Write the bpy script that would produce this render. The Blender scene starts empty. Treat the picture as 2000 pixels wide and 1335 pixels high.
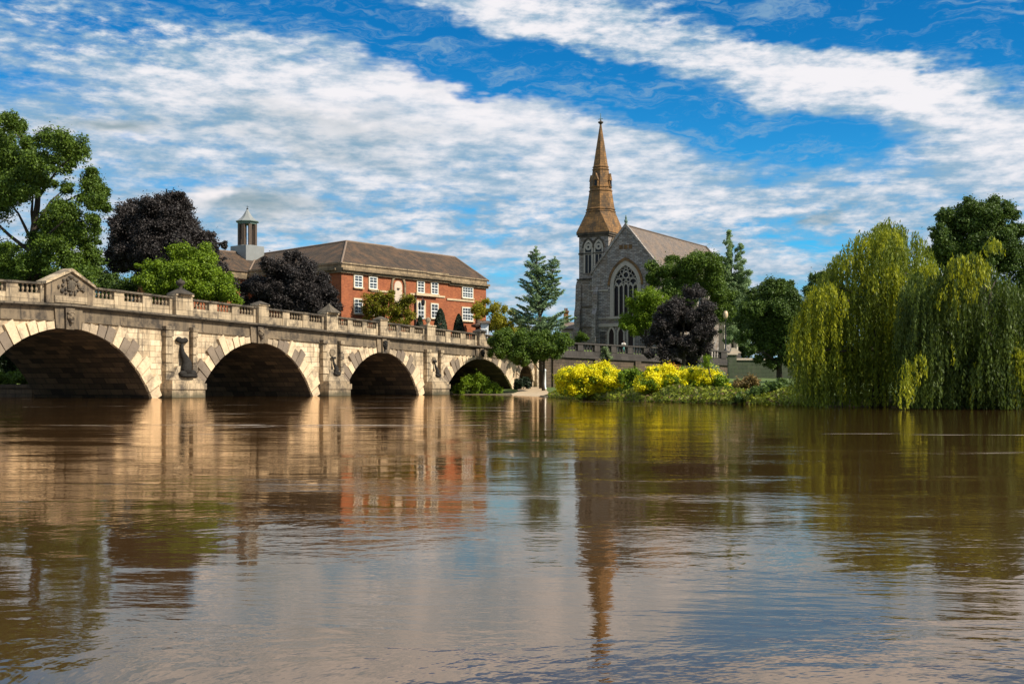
import bpy, bmesh, math, random
import numpy as np
from mathutils import Vector, Matrix

SC = bpy.context.scene
COL = SC.collection
R = math.radians
random.seed(7)
RNG = np.random.default_rng(11)

# ------------------------------------------------------------------ camera
F, HOR, EYE = 2400.0, 755.0, 1.0        # focal length and horizon of the photograph in its own pixels, eye height (m)
cam_d = bpy.data.cameras.new('camera')
cam = bpy.data.objects.new('camera', cam_d)
COL.objects.link(cam)
cam_d.sensor_width = 36.0
cam_d.lens = F / 2000 * 36
cam_d.shift_y = (HOR - 667.5) / 2000
cam_d.clip_start = 0.05
cam_d.clip_end = 8000
cam.location = (0, 0, EYE)
cam.rotation_euler = (R(90), 0, 0)
SC.camera = cam

SC.view_settings.view_transform = 'Standard'
SC.view_settings.look = 'None'
SC.view_settings.gamma = 1
SC.view_settings.exposure = 0.42

# ------------------------------------------------------------------ sun
SUN_AZ = R(-24)                          # direction to the sun in plan, from +X
SUN_EL = R(42)
to_sun = Vector((math.cos(SUN_AZ) * math.cos(SUN_EL), math.sin(SUN_AZ) * math.cos(SUN_EL), math.sin(SUN_EL)))
sun_d = bpy.data.lights.new('sun', 'SUN')
sun_d.energy = 5.0
sun_d.angle = R(0.5)
sun_d.color = (1.0, 0.93, 0.8)
sun = bpy.data.objects.new('sun', sun_d)
COL.objects.link(sun)
sun.rotation_euler = to_sun.to_track_quat('Z', 'Y').to_euler()


# ------------------------------------------------------------------ node helper
class NT:
    def __init__(s, tree):
        s.t = tree
        s.n = tree.nodes
        s.n.clear()

    def node(s, kind, **kw):
        nd = s.n.new(kind)
        for k, v in kw.items():
            setattr(nd, k, v)
        return nd

    def put(s, sock, v):
        if v is None:
            return
        if isinstance(v, bpy.types.NodeSocket):
            s.t.links.new(v, sock)
        elif isinstance(v, (tuple, list)) and len(v) == 3 and sock.type == 'RGBA':
            sock.default_value = (*v, 1)
        else:
            sock.default_value = v

    def math(s, op, a, b=None, c=None, clamp=False):
        nd = s.node('ShaderNodeMath', operation=op, use_clamp=clamp)
        for i, v in enumerate((a, b, c)):
            s.put(nd.inputs[i], v)
        return nd.outputs[0]

    def vmath(s, op, a, b=None):
        nd = s.node('ShaderNodeVectorMath', operation=op)
        s.put(nd.inputs[0], a)
        s.put(nd.inputs[1], b)
        return nd.outputs['Value'] if op in ('DOT_PRODUCT', 'LENGTH') else nd.outputs[0]

    def mapping(s, vec, loc=(0, 0, 0), rot=(0, 0, 0), scale=(1, 1, 1), typ='POINT'):
        nd = s.node('ShaderNodeMapping', vector_type=typ)
        s.put(nd.inputs['Vector'], vec)
        nd.inputs['Location'].default_value = loc
        nd.inputs['Rotation'].default_value = rot
        nd.inputs['Scale'].default_value = scale
        return nd.outputs[0]

    def noise(s, vec, scale, detail=3, rough=0.55, dist=0.0, color=False):
        nd = s.node('ShaderNodeTexNoise')
        s.put(nd.inputs['Vector'], vec)
        nd.inputs['Scale'].default_value = scale
        nd.inputs['Detail'].default_value = detail
        nd.inputs['Roughness'].default_value = rough
        nd.inputs['Distortion'].default_value = dist
        return nd.outputs['Color' if color else 'Fac']

    def ramp(s, v, lo, hi, a=0.0, b=1.0, smooth=True):
        nd = s.node('ShaderNodeMapRange', interpolation_type='SMOOTHSTEP' if smooth else 'LINEAR')
        s.put(nd.inputs[0], v)
        for i, x in enumerate((lo, hi, a, b)):
            nd.inputs[i + 1].default_value = x
        return nd.outputs[0]

    def mix(s, f, a, b, blend='MIX'):
        nd = s.node('ShaderNodeMix', data_type='RGBA', blend_type=blend)
        s.put(nd.inputs[0], f)
        s.put(nd.inputs[6], a)
        s.put(nd.inputs[7], b)
        return nd.outputs[2]

    def bump(s, h, strength=1.0, dist=1.0):
        nd = s.node('ShaderNodeBump')
        nd.inputs['Strength'].default_value = strength
        nd.inputs['Distance'].default_value = dist
        s.put(nd.inputs['Height'], h)
        return nd.outputs[0]

    def bsdf(s, color, rough=0.8, normal=None, spec=0.3, metal=0.0, ior=None):
        nd = s.node('ShaderNodeBsdfPrincipled')
        s.put(nd.inputs['Base Color'], color)
        s.put(nd.inputs['Roughness'], rough)
        nd.inputs['Specular IOR Level'].default_value = spec
        nd.inputs['Metallic'].default_value = metal
        if ior:
            nd.inputs['IOR'].default_value = ior
        s.put(nd.inputs['Normal'], normal)
        return nd.outputs[0]

    def surface(s, sh):
        o = s.node('ShaderNodeOutputMaterial')
        s.t.links.new(sh, o.inputs['Surface'])

    def coord(s, which='Object'):
        return s.node('ShaderNodeTexCoord').outputs[which]


def material(name):
    m = bpy.data.materials.new(name)
    m.use_nodes = True
    return m, NT(m.node_tree)


# ------------------------------------------------------------------ sky with its clouds
world = bpy.data.worlds.new('World')
SC.world = world
world.use_nodes = True


def build_sky():
    n = NT(world.node_tree)
    sky = n.node('ShaderNodeTexSky', sky_type='NISHITA')
    sky.sun_disc = False
    sky.sun_elevation = SUN_EL
    sky.sun_rotation = math.pi / 2 - SUN_AZ
    sky.air_density = 1.0
    sky.dust_density = 0.3
    sky.ozone_density = 3.0
    d = n.vmath('NORMALIZE', n.coord('Generated'))
    sp = n.node('ShaderNodeSeparateXYZ')
    n.put(sp.inputs[0], d)
    az = n.math('ARCTAN2', sp.outputs[0], sp.outputs[1])
    el = n.math('ARCSINE', sp.outputs[2])
    cb = n.node('ShaderNodeCombineXYZ')
    n.put(cb.inputs[0], n.math('MULTIPLY', az, 24.0))      # hundredths of 1/24 radian: bearing and height over the horizon
    n.put(cb.inputs[1], n.math('MULTIPLY', el, 24.0))
    q0 = cb.outputs[0]
    # ragged edges
    w1 = n.noise(n.mapping(q0, scale=(0.5, 1.1, 1)), 1.0, 4, 0.6, color=True)
    w2 = n.noise(n.mapping(q0, rot=(0, 0, R(12)), scale=(1.5, 4.0, 1)), 1.0, 3, 0.6, color=True)
    off = n.vmath('ADD', n.vmath('MULTIPLY', n.vmath('SUBTRACT', w1, (0.5, 0.5, 0.5)), (2.8, 1.3, 0)),
                  n.vmath('MULTIPLY', n.vmath('SUBTRACT', w2, (0.5, 0.5, 0.5)), (0.7, 0.3, 0)))
    q = n.vmath('ADD', q0, off)

    def blobs(lst, src, start):
        tot = start
        for (x, y, a, b, rot, s) in lst:
            m = n.mapping(src, ((x - 1000) / 100, (755 - y) / 100, 0), (0, 0, R(-rot)), (a / 100, b / 100, 1), 'TEXTURE')
            m = n.vmath('MULTIPLY', m, (1, 1, 0))
            g = n.math('POWER', 0.3679, n.vmath('DOT_PRODUCT', m, m))
            tot = n.math('MULTIPLY_ADD', g, s, tot)
        return tot
    holes = [(830, 105, 400, 62, 14, -1.15), (560, 25, 260, 50, 8, -1.0), (1110, 168, 230, 50, 10, -0.95),
             (1860, 125, 230, 80, 14, -1.25), (1660, 50, 280, 75, 4, -1.0), (1420, 60, 190, 65, 12, -0.62), (1950, 170, 160, 50, 8, -.5),
             (1530, 285, 230, 48, 7, -1.2), (1330, 215, 150, 42, 14, -0.65), (1400, 260, 130, 40, 8, -0.4),
             (120, 85, 190, 60, 6, -0.42), (300, 30, 200, 60, 8, -0.42), (60, 205, 150, 22, 8, -0.42), (300, 130, 140, 40, 20, -.2),
             (915, 418, 60, 22, 10, -0.55), (590, 462, 55, 16, 0, -0.4), (1470, 432, 75, 18, 0, -0.6), (1590, 485, 120, 26, 4, -0.75),
             (970, 525, 110, 40, 0, -0.35), (1060, 440, 80, 26, 0, -0.25), (1010, 330, 40, 20, 0, -0.2), (740, 470, 60, 14, 0, -0.25)]
    adds = [(1000, 45, 240, 58, 16, 0.62), (1600, 165, 210, 42, 13, 0.95), (1470, 130, 110, 28, 10, .4), (1780, 225, 140, 36, 16, 0.6), (1930, 310, 170, 75, 8, 0.6),
            (1840, 6, 110, 24, 4, 1.25), (1810, 83, 70, 9, -8, 0.7), (1000, 232, 420, 46, 9, 0.55), (1180, 90, 170, 60, 20, 0.35), (500, 170, 300, 60, 12, 0.3),
            (1540, 215, 90, 40, 0, .5), (245, 283, 80, 22, -3, .5), (500, 403, 110, 26, 3, .5), (900, -330, 2600, 230, 0, .75), (700, 265, 420, 70, 6, .4), (950, 470, 520, 95, 0, .22), (1300, 400, 300, 60, 0, .15)]
    base = blobs(holes + adds, q, 0.74)
    rip = n.noise(n.mapping(q0, rot=(0, 0, R(10)), scale=(2.2, 6.0, 1)), 1.0, 6, 0.62)
    big = n.noise(n.mapping(q0, rot=(0, 0, R(8)), scale=(0.45, 1.6, 1)), 1.0, 4, 0.6)
    ramp_amp = blobs([(230, 90, 330, 90, 8, 1.4), (950, 440, 330, 60, 0, 0.55), (1520, 440, 260, 60, 0, 0.6), (1150, 70, 260, 90, 12, .9), (1750, 40, 250, 80, 0, .5), (1600, 165, 320, 70, 13, .5), (880, 240, 380, 60, 9, -.45)], q0, 0.95)
    dens = n.math('MULTIPLY_ADD', n.math('SUBTRACT', rip, 0.5), ramp_amp, base)
    dens = n.math('MULTIPLY_ADD', n.math('SUBTRACT', big, 0.5), 1.2, dens)
    stk = n.noise(n.mapping(q0, loc=(7, 2, 0), rot=(0, 0, R(15)), scale=(0.55, 4.5, 1)), 1.0, 5, 0.65)
    dens = n.math('MULTIPLY_ADD', n.math('SUBTRACT', stk, 0.5), 0.9, dens)
    cover = n.ramp(dens, 0.0, 0.95)
    veil = n.noise(n.mapping(q, loc=(1, 9, 0), rot=(0, 0, R(13)), scale=(0.7, 3.2, 1)), 1.0, 7, 0.68)
    cover = n.math('MAXIMUM', cover, n.ramp(veil, 0.47, 0.72, 0.0, 0.7))
    # cloud body colours: white tops, blue-grey thin parts, a few grey banks
    thick = n.ramp(n.math('MULTIPLY_ADD', n.math('SUBTRACT', n.noise(n.mapping(q0, loc=(3, 5, 0), rot=(0, 0, R(6)), scale=(0.8, 2.8, 1)), 1.0, 5, 0.6), 0.5), 2.6, n.math('MULTIPLY_ADD', n.math('SUBTRACT', rip, 0.5), 0.8, dens)), 0.3, 1.75)
    ccol = n.mix(thick, (0.27, 0.44, 0.60), (0.90, 0.88, 0.91))
    grey = n.math('MAXIMUM', n.math('MINIMUM', blobs([(245, 283, 90, 24, -3, .8), (500, 403, 120, 30, 3, .8), (650, 255, 220, 26, 4, .35), (620, 300, 200, 22, 6, 0.3), (1590, 425, 70, 12, 0, 0.5)], q, 0.0), 1.0), 0.0)
    ccol = n.mix(grey, ccol, (0.17, 0.29, 0.35))
    puff = n.math('MINIMUM', blobs([(415, 385, 38, 22, -20, .9), (300, 315, 60, 9, 0, .7), (690, 232, 90, 16, 8, .7), (880, 185, 160, 20, 10, .7)], q, 0.0), 1.0)
    ccol = n.mix(puff, ccol, (0.98, 0.92, 0.92))
    lo = n.ramp(sp.outputs[2], 0.0, 0.30)
    tint = n.mix(lo, (0.25, 1.06, 1.42), (0.03, 0.56, 0.95))
    blue = n.mix(1.0, sky.outputs[0], tint, 'MULTIPLY')
    b1 = n.node('ShaderNodeBackground')
    n.put(b1.inputs[0], blue)
    b1.inputs[1].default_value = 0.092
    b2 = n.node('ShaderNodeBackground')
    n.put(b2.inputs[0], ccol)
    b2.inputs[1].default_value = 0.76
    ms = n.node('ShaderNodeMixShader')
    n.put(ms.inputs[0], cover)
    n.put(ms.inputs[1], b1.outputs[0])
    n.put(ms.inputs[2], b2.outputs[0])
    o = n.node('ShaderNodeOutputWorld')
    n.t.links.new(ms.outputs[0], o.inputs[0])
    world.cycles.sampling_method = 'MANUAL'
    world.cycles.sample_map_resolution = 1024


build_sky()


# ------------------------------------------------------------------ materials
def stone(name, c1, c2, mortar, bw, bh, msize=0.012, stain=(0.05, 0.04, 0.03), stain_amt=0.5, rough=0.85, bumpd=0.02, offs=0.5, patch=0.5, tide=False):
    m, n = material(name)
    uv = n.coord('UV')
    bt = n.node('ShaderNodeTexBrick')
    n.put(bt.inputs['Vector'], uv)
    bt.offset = offs
    n.put(bt.inputs['Color1'], c1)
    n.put(bt.inputs['Color2'], c2)
    n.put(bt.inputs['Mortar'], mortar)
    bt.inputs['Scale'].default_value = 1.0
    bt.inputs['Mortar Size'].default_value = msize
    bt.inputs['Mortar Smooth'].default_value = 0.4
    bt.inputs['Bias'].default_value = 0.0
    bt.inputs['Brick Width'].default_value = bw
    bt.inputs['Row Height'].default_value = bh
    ob = n.coord('Object')
    a = n.ramp(n.noise(ob, 0.55, 5, 0.68), 0.44, 0.66)
    streak = n.ramp(n.noise(n.mapping(uv, scale=(2.2, 0.25, 1)), 1.0, 5, 0.65), 0.47, 0.72)
    rnd = n.node('ShaderNodeObjectInfo').outputs['Random']
    k = n.math('MULTIPLY', n.math('MAXIMUM', a, streak), stain_amt)
    col = n.mix(1.0, bt.outputs['Color'], n.mix(rnd, (0.78, 0.77, 0.76), (1.12, 1.11, 1.09)), 'MULTIPLY')
    col = n.mix(k, col, stain)
    fine = n.noise(ob, 7.0, 4, 0.65)
    col = n.mix(patch, col, n.mix(1.0, col, n.mix(fine, (0.55, 0.52, 0.5), (1.35, 1.35, 1.35)), 'MULTIPLY'))
    if tide:
        zz = n.node('ShaderNodeSeparateXYZ')
        n.put(zz.inputs[0], ob)
        lv = n.math('MULTIPLY_ADD', n.noise(ob, 1.2, 4), -0.9, zz.outputs[2])
        col = n.mix(n.ramp(lv, 0.35, -0.35, 0.0, 0.85), col, (0.055, 0.05, 0.028))
        drip = n.ramp(n.noise(n.mapping(uv, loc=(4, 1, 0), scale=(1.1, 0.12, 1)), 1.0, 5, 0.7), 0.52, 0.66)
        col = n.mix(n.math('MULTIPLY', drip, 0.7), col, (0.10, 0.08, 0.055))
    h = n.math('MULTIPLY_ADD', fine, 0.5, n.math('MULTIPLY', bt.outputs['Fac'], -1.0))
    n.surface(n.bsdf(col, rough, n.bump(h, 0.8, bumpd)))
    return m


def plain(name, color, rough=0.7, var=0.25, vscale=3.0, metal=0.0, spec=0.3, bumpd=0.0):
    m, n = material(name)
    ob = n.coord('Object')
    v = n.noise(ob, vscale, 4, 0.6)
    lo = tuple(c * (1 - var) for c in color)
    hi = tuple(min(c * (1 + var), 1) for c in color)
    n.surface(n.bsdf(n.mix(v, lo, hi), rough, n.bump(v, 0.6, bumpd) if bumpd else None, spec, metal))
    return m


def foliage(name, dark, light, trans=0.25, hue=None, scale=0.5):
    m, n = material(name)
    geo = n.node('ShaderNodeNewGeometry')
    v = n.noise(n.coord('Object'), scale, 3, 0.6)
    r = geo.outputs['Random Per Island']
    f = n.ramp(n.math('MULTIPLY_ADD', r, 0.6, n.math('MULTIPLY', v, 0.9)), 0.3, 1.05, smooth=False)
    col = n.mix(f, dark, light)
    if hue:
        col = n.mix(n.ramp(r, 0.86, 0.9), col, hue)
    p = n.bsdf(col, 0.55, None, 0.25)
    t = n.node('ShaderNodeBsdfTranslucent')
    n.put(t.inputs[0], n.mix(0.5, col, light))
    ms = n.node('ShaderNodeMixShader')
    ms.inputs[0].default_value = trans
    n.put(ms.inputs[1], p)
    n.put(ms.inputs[2], t.outputs[0])
    n.surface(ms.outputs[0])
    return m


M = {}
M['ashlar'] = stone('sandstone_ashlar', (0.75, 0.60, 0.41), (0.52, 0.39, 0.245), (0.27, 0.195, 0.12), 1.35, 0.52, 0.02, (0.16, 0.12, 0.082), 0.72, tide=True)
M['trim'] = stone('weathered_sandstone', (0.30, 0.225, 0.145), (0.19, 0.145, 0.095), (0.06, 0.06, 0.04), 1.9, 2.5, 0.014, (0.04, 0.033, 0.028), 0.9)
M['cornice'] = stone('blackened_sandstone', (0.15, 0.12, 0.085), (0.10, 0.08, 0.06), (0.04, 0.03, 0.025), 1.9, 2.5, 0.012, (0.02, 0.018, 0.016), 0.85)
M['parapet'] = stone('parapet_sandstone', (0.56, 0.435, 0.285), (0.38, 0.29, 0.185), (0.13, 0.10, 0.07), 1.6, 0.8, 0.016, (0.07, 0.056, 0.044), 0.95, tide=True)
def voussoir_stone():
    m, n = material('voussoir_sandstone')
    ob = n.coord('Object')
    r = n.node('ShaderNodeNewGeometry').outputs['Random Per Island']
    col = n.mix(n.ramp(r, 0.25, 0.85), (0.66, 0.51, 0.33), (0.20, 0.155, 0.115))
    st = n.ramp(n.noise(ob, 0.9, 5, 0.65), 0.45, 0.72)
    col = n.mix(n.math('MULTIPLY', st, 0.6), col, (0.11, 0.085, 0.06))
    fine = n.noise(ob, 7.0, 4, 0.65)
    col = n.mix(0.6, col, n.mix(1.0, col, n.mix(fine, (0.55, 0.52, 0.5), (1.35, 1.35, 1.35)), 'MULTIPLY'))
    n.surface(n.bsdf(col, 0.85, n.bump(fine, 0.8, 0.03)))
    return m


M['voussoir'] = voussoir_stone()
M['vault'] = stone('vault_stone', (0.17, 0.115, 0.068), (0.035, 0.026, 0.019), (0.012, 0.01, 0.008), 1.5, 0.62, 0.035, (0.03, 0.024, 0.02), 0.6)  # bridge stone darkened: the vault's shadow is painted into these colours
M['sculpture'] = plain('dark_carved_stone', (0.026, 0.023, 0.02), 0.9, 0.8, 4.0, bumpd=0.12, spec=0.15)
M['brick'] = stone('red_brick', (0.46, 0.135, 0.05), (0.30, 0.08, 0.03), (0.34, 0.17, 0.09), 0.46, 0.16, 0.014, (0.22, 0.065, 0.03), 0.6, bumpd=0.006)
M['dressing'] = plain('building_stone_dressing', (0.52, 0.40, 0.25), 0.8, 0.3, 2.0)
M['eaves'] = stone('weathered_eaves_stone', (0.34, 0.25, 0.15), (0.24, 0.175, 0.105), (0.1, 0.075, 0.05), 1.4, 3.0, 0.014, (0.08, 0.06, 0.04), 0.8)
M['roof'] = stone('clay_tile_roof', (0.068, 0.047, 0.031), (0.038, 0.029, 0.022), (0.025, 0.02, 0.016), 0.34, 0.3, 0.02, (0.13, 0.072, 0.038), 0.85, bumpd=0.03)
M['ridge'] = plain('ridge_tile', (0.20, 0.14, 0.1), 0.85, 0.3)
M['white'] = plain('white_painted_wood', (0.78, 0.78, 0.75), 0.5, 0.06)
M['pane'] = plain('window_glass', (0.05, 0.06, 0.07), 0.06, 0.3, 1.0, spec=0.7)
M['darkpane'] = plain('leaded_glass', (0.008, 0.008, 0.01), 0.35, 0.4, 2.0, spec=0.3)
M['rubble'] = stone('grey_rubble_stone', (0.42, 0.38, 0.35), (0.19, 0.172, 0.16), (0.06, 0.054, 0.05), 0.7, 0.27, 0.03, (0.20, 0.12, 0.06), 0.5)
M['tracery'] = plain('pale_church_dressing', (0.42, 0.36, 0.295), 0.8, 0.3, 2.0)
M['spire'] = stone('spire_stone', (0.37, 0.19, 0.068), (0.19, 0.105, 0.045), (0.08, 0.05, 0.028), 0.8, 0.42, 0.02, (0.07, 0.052, 0.036), 0.85)
M['slate'] = stone('church_roof_tile', (0.205, 0.165, 0.14), (0.13, 0.108, 0.096), (0.08, 0.065, 0.056), 0.4, 0.32, 0.02, (0.25, 0.16, 0.10), 0.5)
M['lead'] = plain('lead_sheet', (0.23, 0.235, 0.225), 0.55, 0.2, 2.0)
M['verdigris'] = plain('verdigris_copper', (0.11, 0.17, 0.14), 0.6, 0.3, 2.0)
M['timber'] = plain('brown_timber', (0.10, 0.07, 0.05), 0.7, 0.3, 4.0)
M['iron'] = plain('black_cast_iron', (0.015, 0.015, 0.017), 0.45, 0.3, 4.0, spec=0.5)
M['bark'] = plain('bark', (0.05, 0.038, 0.028), 0.9, 0.5, 3.0, bumpd=0.05)
M['wall'] = stone('river_wall_stone', (0.19, 0.135, 0.09), (0.13, 0.095, 0.065), (0.05, 0.04, 0.03), 1.2, 0.45, 0.02, (0.045, 0.035, 0.028), 0.7)
M['darkstone'] = stone('sooty_balustrade_stone', (0.075, 0.066, 0.06), (0.05, 0.044, 0.04), (0.02, 0.018, 0.016), 1.4, 0.8, 0.012, (0.12, 0.1, 0.085), 0.4)
M['hedge_wall'] = stone('lichen_green_wall', (0.10, 0.125, 0.065), (0.075, 0.095, 0.055), (0.05, 0.055, 0.035), 1.1, 0.45, 0.02, (0.13, 0.12, 0.09), 0.5)
M['cream'] = plain('cream_opal_glass', (0.62, 0.45, 0.28), 0.35, 0.1)
M['render'] = plain('cream_render', (0.55, 0.44, 0.33), 0.85, 0.15)
M['whitewash'] = plain('white_render', (0.75, 0.75, 0.74), 0.85, 0.1)
M['skin'] = plain('skin', (0.45, 0.27, 0.18), 0.6, 0.05)
M['cloth'] = plain('pale_shirt_cloth', (0.66, 0.62, 0.55), 0.85, 0.08, 8.0)
M['teal'] = plain('teal_cloth', (0.12, 0.30, 0.28), 0.85, 0.08, 8.0)
M['hair'] = plain('dark_brown_hair', (0.03, 0.018, 0.012), 0.6, 0.3, 20.0)
M['asphalt'] = plain('asphalt', (0.05, 0.05, 0.05), 0.9, 0.3, 6.0)
M['path'] = plain('sandy_path', (0.44, 0.32, 0.20), 0.9, 0.3, 0.8, bumpd=0.03)
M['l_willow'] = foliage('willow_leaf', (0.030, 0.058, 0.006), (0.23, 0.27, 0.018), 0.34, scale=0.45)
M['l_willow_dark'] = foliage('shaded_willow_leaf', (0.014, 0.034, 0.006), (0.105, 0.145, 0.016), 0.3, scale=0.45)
M['l_dark'] = foliage('dark_green_leaf', (0.014, 0.034, 0.007), (0.10, 0.155, 0.022), 0.25)
M['l_mid'] = foliage('mid_green_leaf', (0.020, 0.048, 0.008), (0.125, 0.19, 0.018), 0.28)
M['l_bright'] = foliage('bright_green_leaf', (0.05, 0.10, 0.006), (0.22, 0.31, 0.014), 0.3)
M['l_purple'] = foliage('copper_beech_leaf', (0.010, 0.0085, 0.008), (0.062, 0.050, 0.045), 0.18)
M['l_birch'] = foliage('birch_leaf', (0.09, 0.14, 0.05), (0.26, 0.36, 0.15), 0.28)
M['l_cedar'] = foliage('blue_green_needle', (0.045, 0.085, 0.035), (0.32, 0.44, 0.22), 0.28)
M['l_gold'] = foliage('golden_leaf', (0.12, 0.13, 0.008), (0.36, 0.31, 0.018), 0.3)
M['l_creeper'] = foliage('creeper_leaf', (0.06, 0.08, 0.006), (0.30, 0.27, 0.015), 0.28, hue=(0.16, 0.06, 0.02))
M['l_willow_gold'] = foliage('sunlit_young_willow_leaf', (0.08, 0.12, 0.008), (0.42, 0.42, 0.016), 0.40, scale=0.8)  # yellower young growth, with sunlight on the boughs painted into its colour
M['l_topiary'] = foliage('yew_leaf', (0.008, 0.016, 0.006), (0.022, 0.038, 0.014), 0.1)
M['l_flower'] = foliage('yellow_petal', (0.62, 0.55, 0.003), (0.86, 0.76, 0.006), 0.25)
M['l_orange'] = foliage('orange_petal', (0.45, 0.16, 0.03), (0.6, 0.26, 0.06), 0.25)
M['l_red'] = foliage('reddish_leaf', (0.09, 0.055, 0.02), (0.24, 0.16, 0.045), 0.25)
M['l_bank'] = foliage('bank_leaf', (0.022, 0.038, 0.005), (0.27, 0.30, 0.018), 0.25, hue=(0.16, 0.10, 0.04), scale=0.35)
M['l_sage'] = foliage('sage_green_leaf', (0.10, 0.14, 0.06), (0.26, 0.32, 0.14), 0.25)


# ------------------------------------------------------------------ mesh helper
class MB:
    def __init__(s):
        s.v, s.f, s.uv = [], [], {}

    def add(s, pts, faces):
        b = len(s.v)
        s.v += [tuple(p) for p in pts]
        s.f += [tuple(b + i for i in f) for f in faces]

    def poly(s, pts, uv=None):
        b = len(s.v)
        s.v += [tuple(p) for p in pts]
        s.f.append(tuple(range(b, b + len(pts))))
        if uv:
            s.uv[len(s.f) - 1] = uv

    def hexa(s, p):                       # 8 points: bottom ring 0-3, top ring 4-7
        s.add(p, [(3, 2, 1, 0), (4, 5, 6, 7), (0, 1, 5, 4), (1, 2, 6, 5), (2, 3, 7, 6), (3, 0, 4, 7)])

    def box(s, x0, x1, y0, y1, z0, z1):
        s.hexa([(x0, y0, z0), (x1, y0, z0), (x1, y1, z0), (x0, y1, z0), (x0, y0, z1), (x1, y0, z1), (x1, y1, z1), (x0, y1, z1)])

    def slope(s, x0, x1, y0, y1, za0, za1, zb0, zb1):   # a box whose bottom and top follow a slope along x
        s.hexa([(x0, y0, za0), (x1, y0, zb0), (x1, y1, zb0), (x0, y1, za0), (x0, y0, za1), (x1, y0, zb1), (x1, y1, zb1), (x0, y1, za1)])

    def prism_y(s, pts, y0, y1):          # pts (x,z) outline, pushed along y
        n = len(pts)
        s.add([(x, y0, z) for x, z in pts] + [(x, y1, z) for x, z in pts],
              [tuple(range(n)), tuple(range(2 * n - 1, n - 1, -1))] + [(i, (i + 1) % n, n + (i + 1) % n, n + i) for i in range(n)])

    def prism_x(s, pts, x0, x1):          # pts (y,z)
        n = len(pts)
        s.add([(x0, y, z) for y, z in pts] + [(x1, y, z) for y, z in pts],
              [tuple(range(n)), tuple(range(2 * n - 1, n - 1, -1))] + [(i, (i + 1) % n, n + (i + 1) % n, n + i) for i in range(n)])

    def strip_y(s, inner, outer, y0, y1, closed=False):   # band between two (x,z) outlines, pushed along y
        n = len(inner)
        P = [(x, y0, z) for x, z in inner] + [(x, y0, z) for x, z in outer] + [(x, y1, z) for x, z in inner] + [(x, y1, z) for x, z in outer]
        fs = []
        for i in range(n if closed else n - 1):
            j = (i + 1) % n
            fs += [(i, j, n + j, n + i), (2 * n + j, 2 * n + i, 3 * n + i, 3 * n + j), (i, 2 * n + i, 2 * n + j, j), (n + j, 3 * n + j, 3 * n + i, n + i)]
        if not closed:
            fs += [(0, n, 3 * n, 2 * n), (n - 1, 3 * n - 1, 4 * n - 1, 2 * n - 1)]
        s.add(P, fs)

    def lathe(s, prof, cx=0, cy=0, cz=0, n=10, a0=0.0):
        P, fs = [], []
        for r, z in prof:
            for k in range(n):
                a = a0 + 2 * math.pi * k / n
                P.append((cx + r * math.cos(a), cy + r * math.sin(a), cz + z))
        for i in range(len(prof) - 1):
            for k in range(n):
                k2 = (k + 1) % n
                fs.append((i * n + k, i * n + k2, (i + 1) * n + k2, (i + 1) * n + k))
        fs.append(tuple(range(n - 1, -1, -1)))
        fs.append(tuple((len(prof) - 1) * n + k for k in range(n)))
        s.add(P, fs)

    def tube(s, pts, rad, n=7):
        P, fs = [], []
        pts = [Vector(p) for p in pts]
        for i, p in enumerate(pts):
            t = (pts[min(i + 1, len(pts) - 1)] - pts[max(i - 1, 0)]).normalized()
            a = t.orthogonal().normalized() if i == 0 else (prev - t * prev.dot(t)).normalized()
            prev = a
            b = t.cross(a)
            for k in range(n):
                an = 2 * math.pi * k / n
                P.append(p + (a * math.cos(an) + b * math.sin(an)) * rad[i])
        for i in range(len(pts) - 1):
            for k in range(n):
                k2 = (k + 1) % n
                fs.append((i * n + k, i * n + k2, (i + 1) * n + k2, (i + 1) * n + k))
        fs.append(tuple(range(n - 1, -1, -1)))
        fs.append(tuple((len(pts) - 1) * n + k for k in range(n)))
        s.add(P, fs)

    def ball(s, c, r, n=10, m=7):
        rx, ry, rz = r if isinstance(r, (tuple, list)) else (r, r, r)
        P = [(c[0], c[1], c[2] - rz)]
        for i in range(1, m):
            t = math.pi * i / m
            for k in range(n):
                a = 2 * math.pi * k / n
                P.append((c[0] + rx * math.sin(t) * math.cos(a), c[1] + ry * math.sin(t) * math.sin(a), c[2] - rz * math.cos(t)))
        P.append((c[0], c[1], c[2] + rz))
        fs = [(0, 1 + (k + 1) % n, 1 + k) for k in range(n)]
        for i in range(m - 2):
            for k in range(n):
                a, b = 1 + i * n + k, 1 + i * n + (k + 1) % n
                fs.append((a, b, b + n, a + n))
        top = len(P) - 1
        fs += [(top, 1 + (m - 2) * n + k, 1 + (m - 2) * n + (k + 1) % n) for k in range(n)]
        s.add(P, fs)

    def build(s, name, mat, parent=None, smooth=False, fix=True, bevel=0.0):
        me = bpy.data.meshes.new(name)
        me.from_pydata(s.v, [], s.f)
        if fix and not s.uv:
            bm = bmesh.new()
            bm.from_mesh(me)
            bmesh.ops.recalc_face_normals(bm, faces=bm.faces)
            bm.to_mesh(me)
            bm.free()
        uvl = me.uv_layers.new(name='UVMap').data
        for p in me.polygons:
            nn = p.normal
            ex = s.uv.get(p.index)
            if abs(nn.z) > 0.93:
                tu, tv = Vector((1, 0, 0)), Vector((0, 1, 0))
            else:
                tu = Vector((-nn.y, nn.x, 0)).normalized()
                tv = nn.cross(tu)
                if tv.z < 0:
                    tv = -tv
            for j, li in enumerate(p.loop_indices):
                if ex:
                    uvl[li].uv = ex[j]
                else:
                    co = me.vertices[me.loops[li].vertex_index].co
                    uvl[li].uv = (co.dot(tu), co.dot(tv))
            p.use_smooth = smooth
        me.materials.append(mat)
        o = bpy.data.objects.new(name, me)
        COL.objects.link(o)
        if parent:
            o.parent = parent
        return o


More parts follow.
